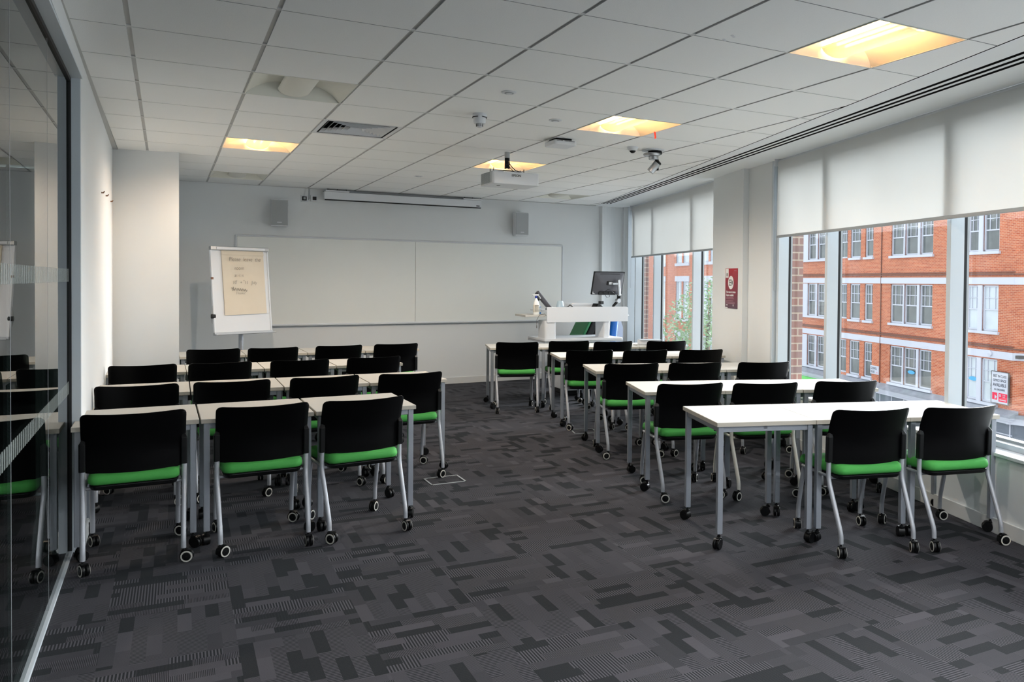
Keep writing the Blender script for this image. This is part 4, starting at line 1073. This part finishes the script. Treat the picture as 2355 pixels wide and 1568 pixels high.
# ------------------------------------------------------------------ street and the brick building opposite
KF = .699
def fu(u): return -3.94+(u+3.94)*KF
def fz(z): return 1.499+(z-1.499)*KF
NF = -3.53+(34.7+3.53)*KF                       # facade plane
st = MB(); st.box(-60, 140, -60, -.4, -7.6, -7.5); sr = wroot('ground_street'); st.build('road_surface', M_ASPH, sr)
r = thing('brick_building', 'red brick building with white sash windows across the street', 'building', (A0.x, A0.y, 0), WANG)
Zt = 6.3  # unseen roofline kept low so more sky light reaches the room
cols = [(66.6, 68.0), (64.15, 65.65), (62.4, 63.85), (58.8, 60.0), (56.75, 58.3), (54.9, 56.05), (50.75, 52.4), (49.0, 50.6), (47.3, 48.75), (42.5, 43.6), (40.65, 42.1)]
cols = [(fu(a), fu(b)) for a, b in cols]
cols.sort()
levels = [(fz(-6.36), fz(-3.43)), (fz(-1.60), fz(1.46)), (fz(3.72), fz(6.75))]
CORN = fu(39.288)
def facade(name, mt, u_lo, u_hi, z_lo, z_hi, cols, levels, n, parent):
    us = sorted({u_lo, u_hi} | {c for a in cols for c in a if u_lo < c < u_hi}); zs = sorted({z_lo, z_hi} | {c for a in levels for c in a if z_lo < c < z_hi})
    m = MB(); D = .22
    inh = lambda u, z: any(a < u < b for a, b in cols) and any(a < z < b for a, b in levels)
    for i in range(len(us)-1):
        for j in range(len(zs)-1):
            uc, zc = (us[i]+us[i+1])/2, (zs[j]+zs[j+1])/2
            if inh(uc, zc):
                a, b, c, d = us[i], us[i+1], zs[j], zs[j+1]
                m.add([(a, -n, c), (b, -n, c), (b, -n, d), (a, -n, d), (a, -n-D, c), (b, -n-D, c), (b, -n-D, d), (a, -n-D, d)], [(0, 1, 5, 4), (3, 7, 6, 2), (0, 4, 7, 3), (1, 2, 6, 5)])
            else: m.box(us[i], us[i+1], -n-.25, -n, zs[j], zs[j+1])
    return m.build(name, mt, parent)
facade('brick_wall', M_BRICK, CORN, fu(72), fz(-6.9), Zt, cols, levels, NF, r)
def sash(a, b, c, d, n, parent, pale):
    m = MB(); y = -n-.10; fwid = .07
    m.box(a, a+fwid, y-.05, y+.05, c, d); m.box(b-fwid, b, y-.05, y+.05, c, d); m.box(a, b, y-.05, y+.05, d-fwid, d); m.box(a, b, y-.05, y+.05, c, c+.09)
    mid = c+(d-c)*.47
    m.box(a, b, y-.04, y+.03, mid-.03, mid+.03)
    w = (b-a)
    for t in (.30, .70): m.box(a+w*t-.016, a+w*t+.016, y-.02, y+.02, mid, d)
    m.box(a, b, y-.02, y+.02, mid+(d-mid)*.48-.016, mid+(d-mid)*.48+.016)
    o = m.build('sash_window', M_SASH, parent)
    MB().box(a+.02, b-.02, y-.03, y-.02, c+.02, d-.02).build('pane', M_PANEL if pale else M_PANE, o)
vis = [c for c in cols if CORN < c[0] < fu(72)]
for (a, b) in vis:
    for li, (c, d) in enumerate(levels):
        sash(a, b, c, d, NF, r, pale=(a < fu(44) and li < 2))
# window surrounds: white posts and sills of each group
groups = [(62.4, 68.0), (56.75, 58.3), (54.9, 56.05), (47.3, 52.4), (40.65, 43.6)]
for ga, gb in groups:
    a, b = fu(ga), fu(gb)
    for c, d in levels:
        m = MB().box(a-.10, b+.10, -NF-.02, -NF+.12, c-.13, c); m.build('window_ledge', M_SASH, r)
    inner = sorted(x for x in vis if a-.01 <= x[0] and x[1] <= b+.01)
    for p_, q_ in zip(inner[:-1], inner[1:]):
        for c, d in levels: MB().box(p_[1], q_[0], -NF-.1, -NF+.05, c, d).build('white_mullion', M_SASH, r)
for zt_, zb_ in ((1.989, 1.52), (-2.859, -3.35), (6.95, 6.75)):
    MB().box(CORN-.03, fu(72), -NF-.05, -NF+.05, fz(zb_), fz(zt_)).build('white_band', M_SASH, r)
for z0, z1 in ((2.14, 2.23), (2.30, 2.36), (-2.68, -2.59), (-2.52, -2.46)):
    MB().box(CORN-.04, fu(72), -NF-.05, -NF+.07, fz(z0), fz(z1)).build('string_course', M_STRING, r)
m = MB(); m.tube([(fu(53.665), -NF+.05, fz(-6.6)), (fu(53.665), -NF+.03, Zt)], .028, 8); m.build('joint_shadow_strip', M_STRING, r, smooth=50)  # dark strip painted for the shadow line of a pilaster joint
# slate ledge, white cornice and shop glazing under it
m = MB(); m.add([(CORN-.35, -NF+.45, fz(-6.87)), (fu(72), -NF+.45, fz(-6.87)), (fu(72), -NF-.02, fz(-6.55)), (CORN-.35, -NF-.02, fz(-6.55)), (CORN-.35, -NF+.45, fz(-6.97)), (fu(72), -NF+.45, fz(-6.97)), (fu(72), -NF-.02, fz(-6.97)), (CORN-.35, -NF-.02, fz(-6.97))],
                 [(0, 1, 2, 3), (4, 7, 6, 5), (0, 4, 5, 1), (0, 3, 7, 4), (1, 5, 6, 2)])
m.build('slate_ledge', M_SLATE, r)
for k, (n_, z0, z1) in enumerate(((.40, -7.08, -6.95), (.33, -7.22, -7.08), (.24, -7.42, -7.22))):
    MB().box(CORN-.3+k*.08, fu(72), -NF-.02, -NF+n_, fz(z0), fz(z1)).build('cornice_moulding', M_SASH, r)
MB().box(CORN-.1, fu(72), -NF-.2, -NF+.05, -7.5, fz(-7.42)).build('shop_glazing', M_SHOPGL, r)
m = MB()
for i in range(0, 30): m.box(CORN+i*1.1, CORN+i*1.1+.05, -NF+.05, -NF+.09, -7.5, fz(-7.42))
for z in (-8.2, -9.0, -9.8, -10.6): m.box(CORN-.1, fu(72), -NF+.05, -NF+.08, fz(z), fz(z)+.04)
m.build('shopfront_bars', M_SASH, r)
MB().box(fu(61.8), fu(70), -NF+.05, -NF+.42, fz(-9.0), fz(-7.42)).build('green_shop_fascia', M_GREENSH, r)
# return wall past the corner
ca = math.radians(38)
def ret(name, mt, z0, z1, off=0.0):
    m = MB(); x0, y0 = CORN, -NF+off
    d = Vector((-math.cos(ca), -math.sin(ca))); nrm = Vector((-math.sin(ca)*-1, -math.cos(ca)*1))
    p = [(x0, y0), (x0+d.x*6, y0+d.y*6), (x0+d.x*6+.1, y0+d.y*6-.3), (x0+.1, y0-.3)]
    m.prism(p, z0, z1); return m.build(name, mt, r)
ret('brick_return', M_BRICK, fz(-6.9), Zt); ret('white_band', M_SASH, fz(1.52), fz(1.989), .05); ret('white_band', M_SASH, fz(-3.35), fz(-2.859), .05)
ret('string_course', M_STRING, fz(2.14), fz(2.23), .07); ret('string_course', M_STRING, fz(-2.68), fz(-2.59), .07)
ret('slate_ledge', M_SLATE, fz(-6.97), fz(-6.80), .42); ret('cornice_moulding', M_SASH, fz(-7.42), fz(-6.97), .3); ret('shop_glazing', M_SHOPGL, -7.5, fz(-7.42), .05)
MB().box(CORN-.05-.35, CORN-.05-.15, -NF-.35, -NF+.06, fz(-3.2), fz(-3.0)).build('air_brick', M_INK, r)
MB().lathe([(.13, 0), (.13, .06), (.02, .08)], Matrix.Translation((fu(41.2), -NF+.05, fz(-3.05))) @ Matrix.Rotation(-PI/2, 4, 'X'), 14).build('round_bracket', M_SASH, r)
M_ROOF = mat('grey_roof', srgb(110, 112, 118), .8)
MB().box(CORN-.3, fu(71.8), -NF-4, -NF+.4, Zt, Zt+.5).build('roof_parapet', M_SASH, r)
MB().box(CORN, fu(71.5), -NF-4, -NF-.3, fz(-6.9), Zt).build('building_core', M_INK, r)

def SM(u, z, n=NF): return Matrix.Translation((u, -n, z)) @ Matrix(((-1, 0, 0, 0), (0, 0, 1, 0), (0, 1, 0, 0), (0, 0, 0, 1)))
# office letting board
r = thing('letting_board', 'white office space board with red logos on the brick corner', 'sign', (A0.x, A0.y, 0), WANG)
bu0, bu1, bz0, bz1 = fu(39.35), fu(40.80), fz(-6.21), fz(-4.18)
MB().box(bu0, bu1, -NF+.16, -NF+.20, bz0, bz1).build('sign_panel', M_SASH, r)
m = MB(); t = .025
m.box(bu0-t, bu0, -NF+.15, -NF+.21, bz0-t, bz1+t); m.box(bu1, bu1+t, -NF+.15, -NF+.21, bz0-t, bz1+t); m.box(bu0, bu1, -NF+.15, -NF+.21, bz1, bz1+t); m.box(bu0, bu1, -NF+.15, -NF+.21, bz0-t, bz0)
m.box(bu0+.1, bu0+.16, -NF, -NF+.16, bz0+.1, bz1-.1); m.box(bu1-.16, bu1-.1, -NF, -NF+.16, bz0+.1, bz1-.1)
m.build('sign_frame', M_INK, r)
bw, bh = bu1-bu0, bz1-bz0; bc = (bu0+bu1)/2
M_NAVY = mat('dark_navy_letters', srgb(46, 52, 66), .6); M_PINKRED = mat('crimson_logo', srgb(232, 38, 78), .5)
for body, fz_, sz, sq_ in (('BEST IN CLASS', .83, .165, .78), ('OFFICE SPACE', .69, .165, .80), ('AVAILABLE', .535, .215, .80), ('ALL ENQUIRIES', .41, .115, .86)):
    text_mesh(body, sz, 'sign_lettering', M_NAVY, r, SM(bc, bz0+bh*fz_, NF-.205), 'CENTER', ext=.002, squeeze=sq_*bw/1.014*.98)
def lg(du0, du1, h0, h1, nm, mt, d=.207): return MB().box(bu1-bw*du1, bu1-bw*du0, -NF+.20, -NF+d, bz0+bh*h0, bz0+bh*h1).build(nm, mt, r)
lg(.06, .36, .10, .33, 'left_logo', M_PINKRED); lg(.45, .97, .06, .33, 'right_logo', M_PINKRED)
m = MB(); m.xprism([(0, 0), (.14, .10), (0, .20)], SM(bu1-bw*.22, bz0+bh*.12, NF-.208), 0, .003); m.build('logo_arrow', M_SASH, r)
m = MB()
for i in range(2):
    for j in range(2): m.xprism([(0, 0), (.045, 0), (.045, .045), (0, .045)], SM(bu1-bw*.50+-.06*i, bz0+bh*.22+.06*j, NF-.208), 0, .003)
m.build('logo_squares', M_SASH, r)
text_mesh('Knight', .085, 'logo_lettering', M_SASH, r, SM(bu1-bw*.70, bz0+bh*.26, NF-.208), 'LEFT', ext=.002, squeeze=.75)
text_mesh('Frank', .085, 'logo_lettering', M_SASH, r, SM(bu1-bw*.70, bz0+bh*.20, NF-.208), 'LEFT', ext=.002, squeeze=.75)
lg(.52, .90, .105, .13, 'small_print', M_SASH, .209)
# street name
r = thing('street_name_sign', 'white street name plate on brickwork above the ledge', 'sign', (A0.x, A0.y, 0), WANG)
su0, su1, sz0, sz1 = fu(53.80), fu(55.02), fz(-5.97), fz(-5.28)
MB().box(su0, su1, -NF, -NF+.03, sz0, sz1).build('sign_plate', M_SASH, r)
text_mesh('GOSWELL', .20, 'sign_lettering', M_NAVY, r, SM(su1-.06, sz0+.26, NF-.032), 'LEFT', ext=.002, squeeze=.68)
text_mesh('ROAD', .20, 'sign_lettering', M_NAVY, r, SM(su1-.06, sz0+.06, NF-.032), 'LEFT', ext=.002, squeeze=.68)
text_mesh('EC1', .10, 'sign_lettering', M_PINKRED, r, SM(su1-.62, sz0+.07, NF-.032), 'LEFT', ext=.002, squeeze=.68)
# stickers in the lowest windows
M_SKYB = mat('sky_blue_sticker', srgb(84, 176, 224), .5)
def sticker(u, z, w, h_, lab):
    m = MB(); m.xprism([(w*math.cos(2*PI*k/24), h_*math.sin(2*PI*k/24)) for k in range(24)], SM(u, z, NF+.065), 0, .01)
    o = m.build('window_sticker', M_SKYB, loc=(A0.x, A0.y, 0), rz=WANG); tag(o, lab, 'sticker', 'blue oval window stickers')
sticker(fu(49.75), fz(-5.30), .30, .10, 'blue oval sticker in middle pane of the triple window')
sticker(fu(43.0), fz(-4.95), .30, .10, 'blue oval sticker in the pane left of toilet sign')
r = thing('toilet_sign', 'pale pane notice with three dark toilet pictograms', 'sign', (A0.x, A0.y, 0), WANG)
tu, tz = fu(41.1), fz(-5.20)
MB().box(tu-.22, tu+.22, -NF-.072, -NF-.062, tz-.20, tz+.20).build('sign_film', M_PANEL, r)
m = MB()
for i, dx in enumerate((-.12, .0, .12)):
    m.xprism([(dx+.022*math.cos(2*PI*k/12), .09+.022*math.sin(2*PI*k/12)) for k in range(12)], SM(tu, tz, NF+.060), 0, .008)
    m.xprism([(dx-.028, -.03), (dx+.028, -.03), (dx+.02, .06), (dx-.02, .06)], SM(tu, tz, NF+.060), 0, .008)
    m.xprism([(dx-.014, -.09), (dx+.014, -.09), (dx+.014, -.03), (dx-.014, -.03)], SM(tu, tz, NF+.060), 0, .008)
m.box(tu-.16, tu+.16, -NF-.060, -NF-.052, tz-.14, tz-.125)
m.build('pictogram', M_NAVY, r)

# further brick block seen through the far window
r = thing('far_brick_building', 'more distant brick block with pale windows behind the tree', 'building', (A0.x, A0.y, 0), WANG)
N2 = 22.0
c2 = []
u = 51.0
while u < 110: c2 += [(u, u+1.55), (u+1.95, u+3.5)]; u += 6.6
l2 = [(-6.5, -3.6), (-1.9, 1.55), (3.25, 6.2)]
B2 = brick_mat('paler_orange_brick', srgb(206, 122, 90), srgb(186, 104, 80), srgb(216, 176, 152), .3, .1)
facade('brick_wall', B2, 50.6, 112, -7.5, 9, c2, l2, N2, r)
for a, b in c2:
    for c, d in l2: sash(a, b, c, d, N2, r, True)
i = 0
while i < len(c2):
    a, b = c2[i][0], c2[i+1][1]
    for c, d in l2:
        MB().box(a-.15, b+.15, -N2-.02, -N2+.10, c-.25, c).build('window_ledge', M_SASH, r)
        if d < 6: MB().box(a-.15, b+.15, -N2-.02, -N2+.06, d, d+.5).build('white_lintel', M_SASH, r)
    i += 2
MB().box(50.8, 112, -N2-9, -N2-.3, -7.5, 9).build('building_core', M_INK, r)

# street tree
r = thing('street_tree', 'pale green leafy street tree outside the far window', 'tree', (WL(20, 6.1)[0], WL(20, 6.1)[1], -7.5))
MB().tube([(0, 0, 0), (.05, 0, 3.0), (.0, .1, 6.0), (.1, 0, 8.5)], [.16, .12, .08, .03], 10).build('trunk', mat('grey_bark', srgb(110, 100, 88), .9, noise=.2, nscale=12), r, smooth=60)
M_LEAF = mat('pale_green_leaf', srgb(150, 178, 138), .6, noise=.35, nscale=4)
rnd = random.Random(3); m = MB()
for i in range(7000):
    while True:
        p = Vector((rnd.uniform(-1, 1), rnd.uniform(-1, 1), rnd.uniform(-1, 1)))
        if .25 < p.length < 1: break
    q = Vector((p.x*2.0, p.y*2.0, 6.2+p.z*3.0)); q.x *= 1-.25*max(0, p.z); q.y *= 1-.25*max(0, p.z)
    a = Vector((rnd.uniform(-1, 1), rnd.uniform(-1, 1), rnd.uniform(-.6, .6))).normalized(); b = a.cross(Vector((rnd.uniform(-1, 1), rnd.uniform(-1, 1), 1))).normalized(); s = rnd.uniform(.05, .10)
    m.add([q-a*s, q-b*s*.45, q+a*s, q+b*s*.45], [(0, 1, 2, 3)])
m.build('foliage', M_LEAF, r)
